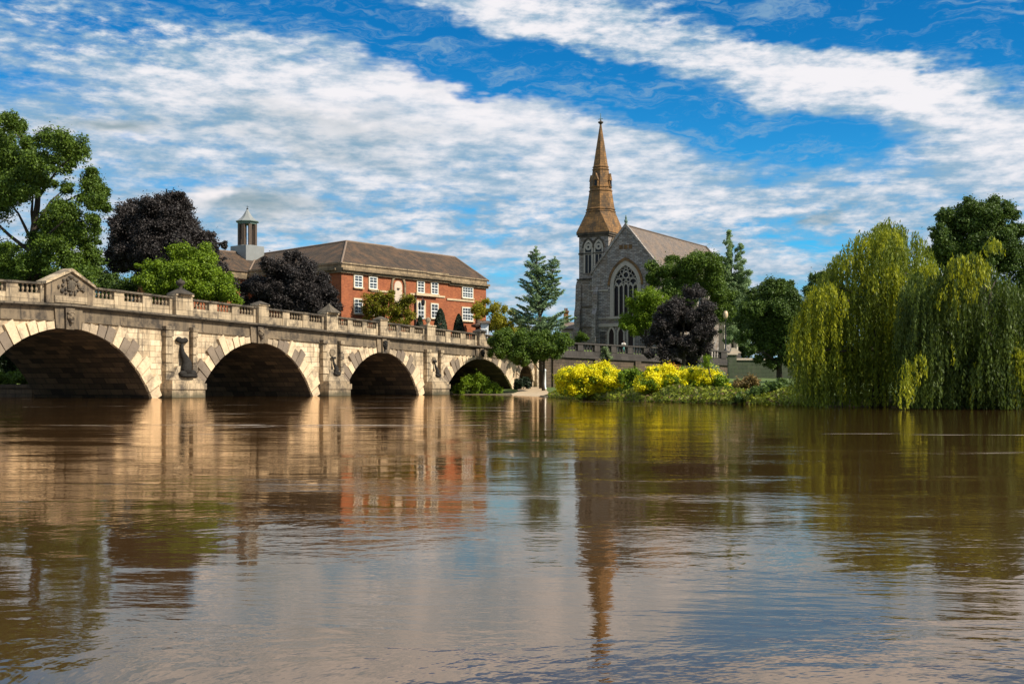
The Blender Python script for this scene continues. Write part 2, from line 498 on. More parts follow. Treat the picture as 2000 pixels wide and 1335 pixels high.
def tag(o, label=None, cat=None, group=None, kind=None):
    if label:
        o['label'] = label
    if cat:
        o['category'] = cat
    if group:
        o['group'] = group
    if kind:
        o['kind'] = kind
    return o


def thing(name, label, cat, loc=(0, 0, 0), rz=0.0, group=None):
    o = bpy.data.objects.new(name, None)
    COL.objects.link(o)
    o.empty_display_size = 0.3
    o.location = loc
    o.rotation_euler = (0, 0, rz)
    return tag(o, label, cat, group)


def at(x, y, D):                          # the point of the place seen at x, y of the photograph, D metres away
    return Vector(((x - 1000) / F * D, D, EYE + (HOR - y) / F * D))


# ------------------------------------------------------------------ terrain
TH = R(62.5)                              # the bridge in plan
BD = Vector((math.cos(TH), math.sin(TH), 0))
BN = Vector((math.sin(TH), -math.cos(TH), 0))
P0 = Vector((-36.6, 101.0, 0))


def bridge_pt(s, w, z=0):
    return P0 + BD * s - BN * w + Vector((0, 0, z))


def np_polydist(px, py, poly):
    inside = np.zeros(px.shape, bool)
    dist = np.full(px.shape, 1e9)
    n = len(poly)
    for i in range(n):
        x1, y1 = poly[i]
        x2, y2 = poly[(i + 1) % n]
        c = ((y1 > py) != (y2 > py)) & (px < (x2 - x1) * (py - y1) / ((y2 - y1) if y2 != y1 else 1e-9) + x1)
        inside ^= c
        dx, dy = x2 - x1, y2 - y1
        t = np.clip(((px - x1) * dx + (py - y1) * dy) / (dx * dx + dy * dy), 0, 1)
        dist = np.minimum(dist, np.hypot(px - x1 - t * dx, py - y1 - t * dy))
    return np.where(inside, dist, -dist)


def xy(s, w):
    p = bridge_pt(s, w)
    return (p.x, p.y)


LAND_A = [(3000, -400), (120, -60), (60, 15), (40, 40), (29, 50), (22, 57), (15.8, 65), (13, 73), (10, 80), (4.3, 104), (3.4, 122), (0.4, 141), xy(63.5, -3), xy(64.5, 14), xy(60, 26), xy(200, 60), (3000, 3000)]
LAND_B = [xy(75, 20), xy(64, 24), xy(40, 25), xy(13, 24), xy(9.5, 19.5), xy(5, 24), xy(-40, 34), xy(-300, 90), (-3000, 300), (-3000, 3000), (2000, 3000)]


def sstep(a, b, x):
    t = np.clip((x - a) / (b - a), 0, 1)
    return t * t * (3 - 2 * t)


def height(px, py):
    px, py = np.asarray(px, float), np.asarray(py, float)
    da = np_polydist(px, py, LAND_A)
    db = np_polydist(px, py, LAND_B)
    ha = np.where(da < 0, np.maximum(-2.0, da * 0.5), np.minimum(da * 0.045, 0.9) + 0.5 * sstep(0, 1.5, da) * sstep(135, 118, py) + 1.1 * sstep(118, 150, py) * sstep(14, 24, px))
    hb = np.where(db < 0, np.maximum(-2.0, db * 0.5), 0.6 * sstep(0, 1.0, db) + 5.0 * sstep(1.5, 9, db))
    # the terrace the church stands on, behind the river wall
    t = (px - 4.0) * (-0.453) + (py - 180.6) * 0.891
    u = np.clip(((px - 4.6) * 0.891 + (py - 180) * 0.453) / 35.7, 0, 1.2)
    hc = np.where(px > 2, (6.85 - 1.15 * u) * sstep(0.6, 2.4, t), -2)
    return np.maximum(np.maximum(ha, hb), np.where(da > 2, hc, -2)) + np.where((da > 1) | (db > 1), 0.08 * np.sin(px * 0.7) * np.cos(py * 0.6), 0)


def hgt(x, y):
    return float(height(np.array([x]), np.array([y]))[0])


def build_ground():
    def axis(lo, hi, step, far):
        a = list(np.arange(lo, hi + .01, step))
        g = step
        while a[-1] < far:
            g *= 1.35
            a.append(a[-1] + g)
        g = step
        while a[0] > -far:
            g *= 1.35
            a.insert(0, a[0] - g)
        return np.array(a)
    xs, ys = axis(-75, 60, 1.5, 2500), axis(30, 260, 1.5, 2500)
    X, Y = np.meshgrid(xs, ys)
    Z = height(X.ravel(), Y.ravel())
    V = np.column_stack([X.ravel(), Y.ravel(), Z])
    nx, ny = len(xs), len(ys)
    fs = [(j * nx + i, j * nx + i + 1, (j + 1) * nx + i + 1, (j + 1) * nx + i) for j in range(ny - 1) for i in range(nx - 1)]
    me = bpy.data.meshes.new('ground')
    me.from_pydata(V.tolist(), [], fs)
    for p in me.polygons:
        p.use_smooth = True
    m, n = material('grassy_ground')
    ob = n.coord('Object')
    g = n.mix(n.noise(ob, 1.2, 5, 0.65), (0.045, 0.075, 0.018), (0.13, 0.17, 0.04))
    e = n.mix(n.noise(ob, 2.5, 4), (0.07, 0.05, 0.03), (0.16, 0.12, 0.075))
    sp = n.node('ShaderNodeSeparateXYZ')
    n.put(sp.inputs[0], ob)
    k = n.ramp(n.math('MULTIPLY_ADD', n.noise(ob, 0.6, 3), 0.7, sp.outputs[2]), 0.35, 0.9)
    n.surface(n.bsdf(n.mix(k, e, g), 0.95, n.bump(n.noise(ob, 5.0, 5), 0.7, 0.1)))
    me.materials.append(m)
    o = bpy.data.objects.new('ground', me)
    COL.objects.link(o)
    tag(o, kind='structure')


build_ground()


def build_water():
    me = bpy.data.meshes.new('river_water')
    S = 2600
    me.from_pydata([(-S, -S, 0), (S, -S, 0), (S, S, 0), (-S, S, 0)], [], [(0, 1, 2, 3)])
    m, n = material('muddy_river_water')
    ob = n.coord('Object')
    swirl = n.noise(n.mapping(ob, scale=(0.10, 0.22, 1)), 1.0, 3, 0.5, color=True)
    p = n.vmath('ADD', ob, n.vmath('MULTIPLY', n.vmath('SUBTRACT', swirl, (0.5, 0.5, 0.5)), (2.5, 2.5, 0)))
    fine = n.noise(n.mapping(p, rot=(0, 0, R(14)), scale=(6.5, 9.0, 1)), 1.0, 3, 0.5)
    mid = n.noise(n.mapping(p, rot=(0, 0, R(-8)), scale=(2.0, 3.2, 1)), 1.0, 2, 0.5)
    big = n.noise(n.mapping(p, rot=(0, 0, R(5)), scale=(0.22, 0.55, 1)), 1.0, 2, 0.5)
    ruffle = n.ramp(n.noise(n.mapping(p, loc=(9, 4, 0), scale=(0.16, 0.42, 1)), 1.0, 4, 0.6), 0.42, 0.68, 0.3, 1.25)
    lines = n.ramp(n.noise(n.mapping(p, loc=(2, 17, 0), rot=(0, 0, R(-4)), scale=(0.05, 0.20, 1)), 1.0, 4, 0.65), 0.62, 0.70, 0.0, 2.2)
    amp = n.math('ADD', ruffle, lines)
    h = n.math('MULTIPLY_ADD', fine, 0.0033, n.math('MULTIPLY', mid, 0.0034))
    h = n.math('MULTIPLY_ADD', big, 0.011, n.math('MULTIPLY', h, amp))
    silt = n.noise(n.mapping(p, scale=(0.12, 0.3, 1)), 1.0, 4, 0.6)
    col = n.mix(silt, (0.040, 0.019, 0.006), (0.085, 0.045, 0.017))
    fl = n.ramp(n.noise(n.mapping(p, loc=(5, 31, 0), rot=(0, 0, R(-6)), scale=(0.035, 0.30, 1)), 1.0, 5, 0.7), 0.60, 0.66)
    fd = n.ramp(n.noise(n.mapping(p, scale=(0.8, 3.0, 1)), 1.0, 4, 0.7), 0.45, 0.62)
    foam = n.math('MULTIPLY', n.math('MULTIPLY', fl, fd), 0.75)
    col = n.mix(foam, col, (0.42, 0.33, 0.24))
    rgh = n.math('MULTIPLY_ADD', foam, 0.5, 0.03)
    bmp = n.bump(h, 1.0, 1.0)
    df = n.node('ShaderNodeBsdfDiffuse')
    n.put(df.inputs['Color'], col)
    n.put(df.inputs['Normal'], bmp)
    gl = n.node('ShaderNodeBsdfGlossy')
    n.put(gl.inputs['Color'], (1.0, 0.845, 0.70))
    n.put(gl.inputs['Roughness'], rgh)
    n.put(gl.inputs['Normal'], bmp)
    fr = n.node('ShaderNodeFresnel')
    fr.inputs['IOR'].default_value = 2.1
    n.put(fr.inputs['Normal'], bmp)
    ms = n.node('ShaderNodeMixShader')
    n.put(ms.inputs[0], n.math('MULTIPLY', fr.outputs[0], n.math('SUBTRACT', 1.0, n.math('MULTIPLY', foam, 0.7))))
    n.put(ms.inputs[1], df.outputs[0])
    n.put(ms.inputs[2], gl.outputs[0])
    n.surface(ms.outputs[0])
    me.materials.append(m)
    o = bpy.data.objects.new('river_water', me)
    COL.objects.link(o)
    tag(o, kind='structure')


build_water()


def build_path():
    mb = MB()
    rows = []
    for k in range(12):
        t = k / 11
        D = 126 + t * 50
        xl, xr = 1000 + 10 * t + 6 * math.sin(k), 1078 - 14 * t
        row = []
        for j in range(6):
            q = at(xl + (xr - xl) * j / 5, 0, D)
            row.append((q.x, q.y, max(hgt(q.x, q.y), -0.1) + 0.05))
        rows.append(row)
    for a, b in zip(rows, rows[1:]):
        for j in range(5):
            mb.poly([a[j], a[j + 1], b[j + 1], b[j]])
    tag(mb.build('path', M['path'], fix=False, smooth=True), kind='structure')


build_path()


# ------------------------------------------------------------------ the bridge
def ztop(s):
    return 9.45 - 0.02 * abs(s)


ARCHES = [(-23.9, 8.9, 5.4), (0.0, 9.5, 5.84), (24.3, 8.86, 5.45), (46.56, 7.82, 5.02), (69.92, 9.84, 4.75), (83.3, 2.3, 4.1)]
S_A, S_B, BW = -40.0, 88.2, 14.5


def arch_geo(c, a, r):
    if a < 3:
        return a, r - a                    # radius, centre height: a half round on upright jambs
    Rr = (a * a + r * r) / (2 * r)
    return Rr, r - Rr


def build_bridge():
    root = thing('stone_bridge', 'long pale sandstone bridge with round arches and a balustraded parapet crossing the brown river', 'bridge',
                 tuple(P0), TH)
    # spandrel walls, piers, deck fill
    mb = MB()
    edges = [S_A]
    for c, a, r in ARCHES:
        Rr, zc = arch_geo(c, a, r)
        hw = a if a < 3 else math.sqrt(Rr * Rr - (1.2 + zc) ** 2)
        xs = [c + hw * math.sin(t) for t in np.linspace(-math.pi / 2, math.pi / 2, 41)]
        prof = [(x, (zc + math.sqrt(max(Rr * Rr - (x - c) ** 2, 0)))) for x in xs]
        for (x0, z0), (x1, z1) in zip(prof, prof[1:]):
            for w in (0.0, BW):
                q = [(x0, w, z0), (x1, w, z1), (x1, w, ztop(x1) - 0.95), (x0, w, ztop(x0) - 0.95)]
                mb.poly(q if w == 0 else q[::-1])
        edges += [xs[0], xs[-1]]
        jz = -1.5
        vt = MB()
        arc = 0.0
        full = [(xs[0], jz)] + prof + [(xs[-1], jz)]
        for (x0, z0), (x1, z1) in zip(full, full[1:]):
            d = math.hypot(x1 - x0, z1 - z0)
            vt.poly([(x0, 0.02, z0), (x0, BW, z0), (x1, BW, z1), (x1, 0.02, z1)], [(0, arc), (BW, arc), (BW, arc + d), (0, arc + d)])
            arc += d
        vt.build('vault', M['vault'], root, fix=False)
    edges.append(S_B)
    for s0, s1 in zip(edges[::2], edges[1::2]):
        k = max(1, int((s1 - s0) / 2))
        for i in range(k):
            a, b = s0 + (s1 - s0) * i / k, s0 + (s1 - s0) * (i + 1) / k
            mb.poly([(a, 0, -1.5), (b, 0, -1.5), (b, 0, ztop(b) - .95), (a, 0, ztop(a) - .95)])
            mb.poly([(b, BW, -1.5), (a, BW, -1.5), (a, BW, ztop(a) - .95), (b, BW, ztop(b) - .95)])
    mb.poly([(S_B, 0, -1.5), (S_B, BW, -1.5), (S_B, BW, ztop(S_B) - .95), (S_B, 0, ztop(S_B) - .95)])
    mb.build('spandrel_wall', M['ashlar'], root, fix=False)
    mb = MB()
    for a, b in ((S_A, 0), (0, S_B + 60)):
        mb.slope(a, b, 0.55, BW - .5, ztop(a) - 2.2, ztop(a) - 1.5, ztop(b) - 2.2, ztop(b) - 1.5)
    mb.build('road_deck', M['asphalt'], root)
    mb = MB()
    for a, b in ((S_A, 0), (0, S_B)):
        mb.slope(a, b, BW - .5, BW + .1, ztop(a) - 1.6, ztop(a), ztop(b) - 1.6, ztop(b))
    mb.build('rear_parapet', M['trim'], root)

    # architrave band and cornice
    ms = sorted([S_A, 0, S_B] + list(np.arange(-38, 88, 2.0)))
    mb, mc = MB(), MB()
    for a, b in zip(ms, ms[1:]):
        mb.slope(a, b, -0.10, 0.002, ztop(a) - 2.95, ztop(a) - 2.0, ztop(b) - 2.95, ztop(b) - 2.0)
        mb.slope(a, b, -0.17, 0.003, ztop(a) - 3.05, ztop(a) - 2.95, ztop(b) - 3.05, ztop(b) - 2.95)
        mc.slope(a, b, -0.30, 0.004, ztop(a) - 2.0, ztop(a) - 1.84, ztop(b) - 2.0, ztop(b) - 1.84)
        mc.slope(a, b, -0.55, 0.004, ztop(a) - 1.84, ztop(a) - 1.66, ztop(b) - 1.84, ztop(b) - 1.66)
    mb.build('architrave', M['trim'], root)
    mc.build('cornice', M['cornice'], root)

    # arch rings of stepped voussoirs, keystones
    rnd = random.Random(3)
    for ia, (c, a, r) in enumerate(ARCHES):
        Rr, zc = arch_geo(c, a, r)
        mb = MB()
        if a > 3:
            t_end = math.acos(max(min((-0.3 - zc) / Rr, 1), -1))
            n = 27 if a > 8 else 25
        else:
            t_end, n = math.pi / 2, 9
        for i in range(n):
            if a > 3 and abs(i - n // 2) <= 1:
                if mb.v:
                    mb.build('arch_ring', M['voussoir'], root)
                    mb = MB()
                continue
            t0 = -t_end + 2 * t_end * i / n + 0.05 / Rr
            t1 = -t_end + 2 * t_end * (i + 1) / n - 0.05 / Rr
            tm = (t0 + t1) / 2
            L = (1.75 if i % 2 else 1.2) + rnd.uniform(-.08, .08) if a > 3 else 0.8
            lim = ztop(c + Rr * math.sin(tm)) - 3.08
            L = min(L, (lim - zc) / max(math.cos(min(abs(t0), abs(t1))), 0.2) - Rr)
            if L < 0.3:
                L = 0.3
            pr = -0.18 - rnd.uniform(0, .09)
            ri = Rr - 0.03

            def p(t, rr, w):
                return (c + rr * math.sin(t), w, zc + rr * math.cos(t))
            mb.hexa([p(t0, ri, pr), p(t1, ri, pr), p(t1, ri, .05), p(t0, ri, .05), p(t0, Rr + L, pr), p(t1, Rr + L, pr), p(t1, Rr + L, .05), p(t0, Rr + L, .05)])
        mb.build('arch_ring', M['voussoir'], root)
        if a < 3:
            continue
        kz1 = ztop(c) - 2.0
        mb = MB()
        hw0 = Rr * math.sin(t_end / n)
        for j in (-1, 0, 1):
            x0, x1 = (2 * j - 1) * hw0 + .03, (2 * j + 1) * hw0 - .03
            z0 = zc + math.sqrt(Rr * Rr - max(abs(x0), abs(x1)) ** 2) if j else zc + Rr - .14
            d = -.42 if j == 0 else -.26
            fl = 1.12
            mb.hexa([(c + x0, d, z0), (c + x1, d, z0), (c + x1, .03, z0), (c + x0, .03, z0), (c + x0 * fl, d, kz1 - .003), (c + x1 * fl, d, kz1 - .003), (c + x1 * fl, .03, kz1 - .003), (c + x0 * fl, .03, kz1 - .003)])
        ks = mb.build('keystone', M['trim'], root)
        # a carved head on each keystone
        mb = MB()
        zf = (zc + Rr + kz1) / 2 + .05
        mb.ball((c, -.50, zf), (.30, .26, .42), 12, 9)
        mb.ball((c, -.76, zf - .02), (.06, .09, .12), 8, 5)
        for sx in (-1, 1):
            mb.ball((c + sx * .12, -.70, zf + .10), (.07, .06, .035), 8, 5)
            mb.ball((c + sx * .13, -.68, zf + .17), (.11, .07, .04), 8, 5)
            mb.ball((c + sx * .30, -.46, zf + .02), (.08, .14, .22), 8, 5)
            mb.ball((c + sx * .22, -.52, zf + .34), (.16, .16, .15), 8, 5)
            mb.ball((c + sx * .13, -.66, zf - .12), (.09, .07, .08), 8, 5)
        mb.ball((c, -.70, zf - .20), (.11, .06, .035), 8, 5)
        mb.ball((c, -.62, zf - .38), (.17, .14, .16), 8, 5)
        mb.ball((c, -.55, zf + .42), (.2, .16, .13), 8, 5)
        mb.build('carved_head', M['trim'] if ia in (1, 2) else M['sculpture'], ks, smooth=True)

    # piers
    ends = []
    for (c0, a0, r0), (c1, a1, r1) in zip(ARCHES, ARCHES[1:]):
        ends.append((c0 + a0, c1 - a1))
    for ip, (l, rr) in enumerate(ends[:4]):
        b0, b1 = l + 0.75 + .1 * (rr - l), rr - .22
        mid = (b0 + b1) / 2 + .1
        mb = MB()
        mb.box(b0, b1, -1.3, .006, -1.5, 0.75)
        mb.box(b0 - .08, b1 + .08, -1.4, .007, 0.75, 1.32)
        mb.box(b0 + .1, b1 - .1, -1.25, .005, 1.32, 1.62)
        mb.hexa([(b0 + .3, -1.1, 1.62), (b1 - .3, -1.1, 1.62), (b1 - .3, .004, 1.62), (b0 + .3, .004, 1.62), (mid - .7, -.5, 2.9), (mid + .7, -.5, 2.9), (mid + .7, .004, 2.9), (mid - .7, .004, 2.9)])
        mb.build('pier_base', M['parapet'], root)
        zt = ztop(mid) - 3.05
        for x0, x1 in ((b0 + .1, b0 + 1.0), (b1 - .75, b1 - .2)):
            mb = MB()
            z = 1.62
            k = 0
            while z < zt - .2:
                z1 = min(z + .78, zt)
                o = .05 if k % 2 else 0
                mb.box(x0 - o, x1 + o, -.50 - o, .004 - o * .02, z, z1 - .07)
                mb.box(x0 + .06, x1 - .06, -.42, .003, z1 - .07, z1)
                z = z1
                k += 1
            mb.box(x0 - .1, x1 + .1, -.62, .006, zt - .001, zt + .34)
            mb.build('rusticated_pilaster', M['parapet'], root)
        # niche panel, above it a dark oculus ornament
        mb = MB()
        px0, px1 = b0 + 1.2, b1 - .95
        mb.box(px0, px1, -.16, .002, 1.9, zt - .05)
        mb.build('pier_panel', M['ashlar'], root)
        pm = (px0 + px1) / 2
        mb = MB()
        for w in ((-.26, -.14),):
            pts = [(pm + .48 * math.cos(t), zt - .95 + .42 * math.sin(t)) for t in np.linspace(0, 2 * math.pi, 17)[:-1]]
            mb.prism_y(pts, w[0], w[1])
        if ip != 1:
            mb.build('carved_roundel', M['trim'], root)
        # carved dolphin: a curled body, head below, tail above
        if ip in (1, 2, 3):
            sc = {1: 1.0, 2: .55, 3: .55}[ip]
            zb = 1.9 if ip == 1 else 2.3
            wz = -.75 if ip == 1 else -.7
            mb = MB()
            P = [(-.30, -.25, .20), (-.22, -.3, .55), (.05, -.2, .9), (.22, -.05, 1.3), (.14, .1, 1.75), (-.05, .2, 2.2), (-.04, .25, 2.65), (.02, .25, 3.0)]
            P = [(pm + x * sc, wz + y * sc + (.05 * z if ip == 1 else .06 * z), zb + z * sc) for x, y, z in P]
            mb.tube(P, [q * sc for q in (.34, .46, .50, .44, .34, .24, .17, .14)], 9)
            mb.ball((pm - .62 * sc, wz - .3 * sc, zb + .28 * sc), (.46 * sc, .36 * sc, .30 * sc))
            mb.ball((pm + .62 * sc, wz - .2 * sc, zb + .32 * sc), (.56 * sc, .4 * sc, .34 * sc))
            mb.ball((pm + .95 * sc, wz - .1 * sc, zb + .10 * sc), (.42 * sc, .4 * sc, .2 * sc))
            mb.ball((pm - .1 * sc, wz - .4 * sc, zb + .1 * sc), (1.0 * sc, .42 * sc, .2 * sc))
            ty_, tz_ = wz + .25 * sc + (.05 if ip == 1 else .06) * 3.0, zb + 3.35 * sc
            for sx, dz in ((-1, .05), (1, 0), (0, -.05)):
                mb.ball((pm + sx * .40 * sc, ty_, tz_ + dz * sc), (.36 * sc, .18 * sc, .27 * sc), 10, 7)
            mb.build('carved_dolphin', M['sculpture'], root, smooth=True)

    # end pilaster by the landing arch
    mb = MB()
    mb.box(86.0, 88.3, -.55, .01, -.5, ztop(87) - 3.2)
    pts = [(87.15 + 1.15 * math.cos(t), ztop(87) - 3.2 + 1.0 * math.sin(t)) for t in np.linspace(0, math.pi, 13)]
    mb.prism_y(pts, -.55, .008)
    mb.build('end_pilaster', M['ashlar'], root)

    # parapet: pedestals, balustrade bays, dies
    vase = MB()
    vase.lathe([(.11, 0), (.11, .06), (.055, .10), (.075, .16), (.125, .27), (.10, .38), (.05, .52), (.06, .57), (.10, .60), (.10, .66)], n=8)
    first = None
    nb = 0
    far = MB()
    plinth_off, rail = -0.90, -0.18

    def pedestal(s0, s1, cap, fin):
        mb = MB()
        a, b = ztop(s0), ztop(s1)
        zt = max(a, b) + .10
        mb.box(s0, s1, -.42, .52, min(a, b) - 1.66, zt)
        mb.box(s0 - .09, s1 + .09, -.52, .60, zt, zt + .16)
        o = mb.build('pedestal', M['parapet'], root)
        m = (s0 + s1) / 2
        hw = (s1 - s0) / 2
        if fin == 'pyramid':
            f = MB()
            f.lathe([(hw * 1.3, 0), (hw * 1.25, .08), (.35, .72), (.12, .95), (0.02, 1.0)], m, .05, zt + .16, 4, math.pi / 4)
            f.build('pyramid_cap', M['cornice'], o)
        elif fin == 'urn':
            f = MB()
            f.lathe([(hw * 1.15, 0), (hw * 1.1, .08), (.38, .50), (.36, .58)], m, .05, zt + .16, 4, math.pi / 4)
            f.lathe([(.30, .55), (.18, .62), (.14, .74), (.36, .92), (.44, 1.10), (.34, 1.26), (.12, 1.34), (.10, 1.42), (.01, 1.5)], m, .05, zt + .16, 12)
            f.build('urn_finial', M['cornice'], o, smooth=True)
        elif fin == 'ball':
            f = MB()
            f.lathe([(.34, 0), (.3, .1), (.16, .2), (.3, .42), (.38, .62), (.24, .86), (.02, .98)], m, .05, zt + .16, 10)
            f.build('urn_finial', M['parapet'], o, smooth=True)
        elif fin == 'low':
            f = MB()
            f.lathe([(hw * 1.3, 0), (hw * 1.2, .05), (.1, .34)], m, .05, zt + .16, 4, math.pi / 4)
            f.build('pyramid_cap', M['cornice'], o)

    def bays(s0, s1, count, singles=True):
        nonlocal first, nb
        u = (s1 - s0) / (count * 2 + count - 1 + .6)
        x = s0
        seq = [('d', .3 * u)]
        for i in range(count):
            seq.append(('b', 2 * u))
            seq.append(('d', u if i < count - 1 else .3 * u))
        for kind, w in seq:
            a, b = ztop(x), ztop(x + w)
            if kind == 'd':
                mb = MB()
                mb.slope(x, x + w, -.12, .42, a - 1.66, a - .17, b - 1.66, b - .17)
                dd = mb.build('parapet_die', M['parapet'], root)
                mb = MB()
                mb.slope(x, x + w, -.24, .50, a - .169, a, b - .169, b)
                mb.build('coping', M['cornice'], dd)
            else:
                mb = MB()
                mb.slope(x, x + w, -.06, .38, a - 1.66, a + plinth_off, b - 1.66, b + plinth_off)
                bay = mb.build('balustrade_bay', M['parapet'], root)
                mb = MB()
                mb.slope(x, x + w, -.20, .46, a - .18, a - .01, b - .18, b - .01)
                mb.build('coping', M['cornice'], bay)
                k = 5 if w > 1.7 else 4
                for i in range(k):
                    xx = x + w * (i + .5) / k
                    zz = ztop(xx) - .89
                    if singles and nb < 100:
                        if first is None:
                            first = vase.build('baluster', M['trim'], bay, smooth=True)
                            first.location = (xx, .13, zz)
                            first.scale = (1, 1, 1.06)
                        else:
                            c = first.copy()
                            COL.objects.link(c)
                            c.parent = bay
                            c.location = (xx, .13, zz)
                        nb += 1
                    else:
                        far.lathe([(.11, 0), (.11, .06), (.055, .10), (.125, .28), (.05, .55), (.10, .62), (.10, .70)], xx, .13, zz, 6)
            x += w
    # the pediment over the widest arch
    mb = MB()
    mb.box(-2.4, 2.5, -.35, .55, 7.80, 9.30)
    mb.prism_y([(-2.4, 9.30), (2.5, 9.30), (.1, 10.42)], -.35, .55)
    pd = mb.build('pediment', M['trim'], root)
    mb = MB()
    for sx in (-1, 1):
        e = (-2.6, 9.28) if sx < 0 else (2.65, 9.24)
        pk = (.1, 10.45)
        mb.prism_y([e, pk, (pk[0], pk[1] + .27), (e[0], e[1] + .22)], -.55, .62)
    mb.build('raking_coping', M['parapet'], pd)
    mb = MB()
    rn = random.Random(5)
    mb.ball((.1, -.40, 9.25), (.42, .16, .52), 10, 7)
    for k in range(26):
        t = rn.uniform(0, 2 * math.pi)
        q = rn.uniform(.45, 1.0)
        mb.ball((.1 + 1.5 * q * math.cos(t), -.4, 9.2 + .62 * q * math.sin(t)), (rn.uniform(.1, .24), .14, rn.uniform(.08, .2)), 7, 5)
    mb.ball((.1, -.4, 10.0), (.3, .14, .16), 8, 5)
    mb.build('carved_crest', M['cornice'], pd, smooth=True)
    mb = MB()
    mb.box(-1.6, 1.8, -.43, -.34, 7.86, 8.42)
    mb.build('crest_panel', M['parapet'], pd)

    bays(-12.0, -2.45, 3)
    bays(2.55, 12.15, 3)
    pedestal(12.3, 14.5, 0, 'urn')
    bays(14.6, 23.9, 3)
    pedestal(24.0, 25.5, 0, 'low')
    bays(25.6, 35.2, 3)
    pedestal(35.35, 37.4, 0, 'pyramid')
    bays(37.5, 45.6, 3)
    pedestal(45.7, 47.2, 0, 'low')
    bays(47.3, 55.8, 3)
    pedestal(56.0, 57.9, 0, 'ball')
    bays(58.0, 68.9, 3)
    pedestal(69.2, 70.8, 0, 'low')
    bays(70.9, 79.5, 3)
    pedestal(79.6, 81.4, 0, 'low')
    bays(81.5, 87.0, 2)
    pedestal(87.0, 88.2, 0, 'low')
    bays(-38, -14, 6, False)
    pedestal(-13.9, -12.1, 0, 'urn')
    if far.v:
        tag(far.build('balusters', M['trim'], root, smooth=True), kind='stuff')
    return root


build_bridge()


# ------------------------------------------------------------------ brick building with its cupola
def sash(mb_frame, mb_pane, x, z0, z1, w, y, cols=2, rows=4):
    t = .09
    mb_frame.box(x - w / 2, x - w / 2 + t, y - .05, y + .10, z0, z1)
    mb_frame.box(x + w / 2 - t, x + w / 2, y - .05, y + .10, z0, z1)
    mb_frame.box(x - w / 2 + t, x + w / 2 - t, y - .049, y + .10, z0, z0 + t * 1.2)
    mb_frame.box(x - w / 2 + t, x + w / 2 - t, y - .049, y + .10, z1 - t, z1)
    for i in range(1, cols):
        xx = x - w / 2 + w * i / cols
        mb_frame.box(xx - .03, xx + .03, y - .03, y + .09, z0 + t * 1.2, z1 - t)
    for j in range(1, rows):
        zz = z0 + (z1 - z0) * j / rows
        e = .06 if j == rows // 2 else .03
        mb_frame.box(x - w / 2 + t, x + w / 2 - t, y - .028, y + .085, zz - e, zz + e)
    mb_pane.box(x - w / 2 + t, x + w / 2 - t, y + .05, y + .08, z0 + t, z1 - t)


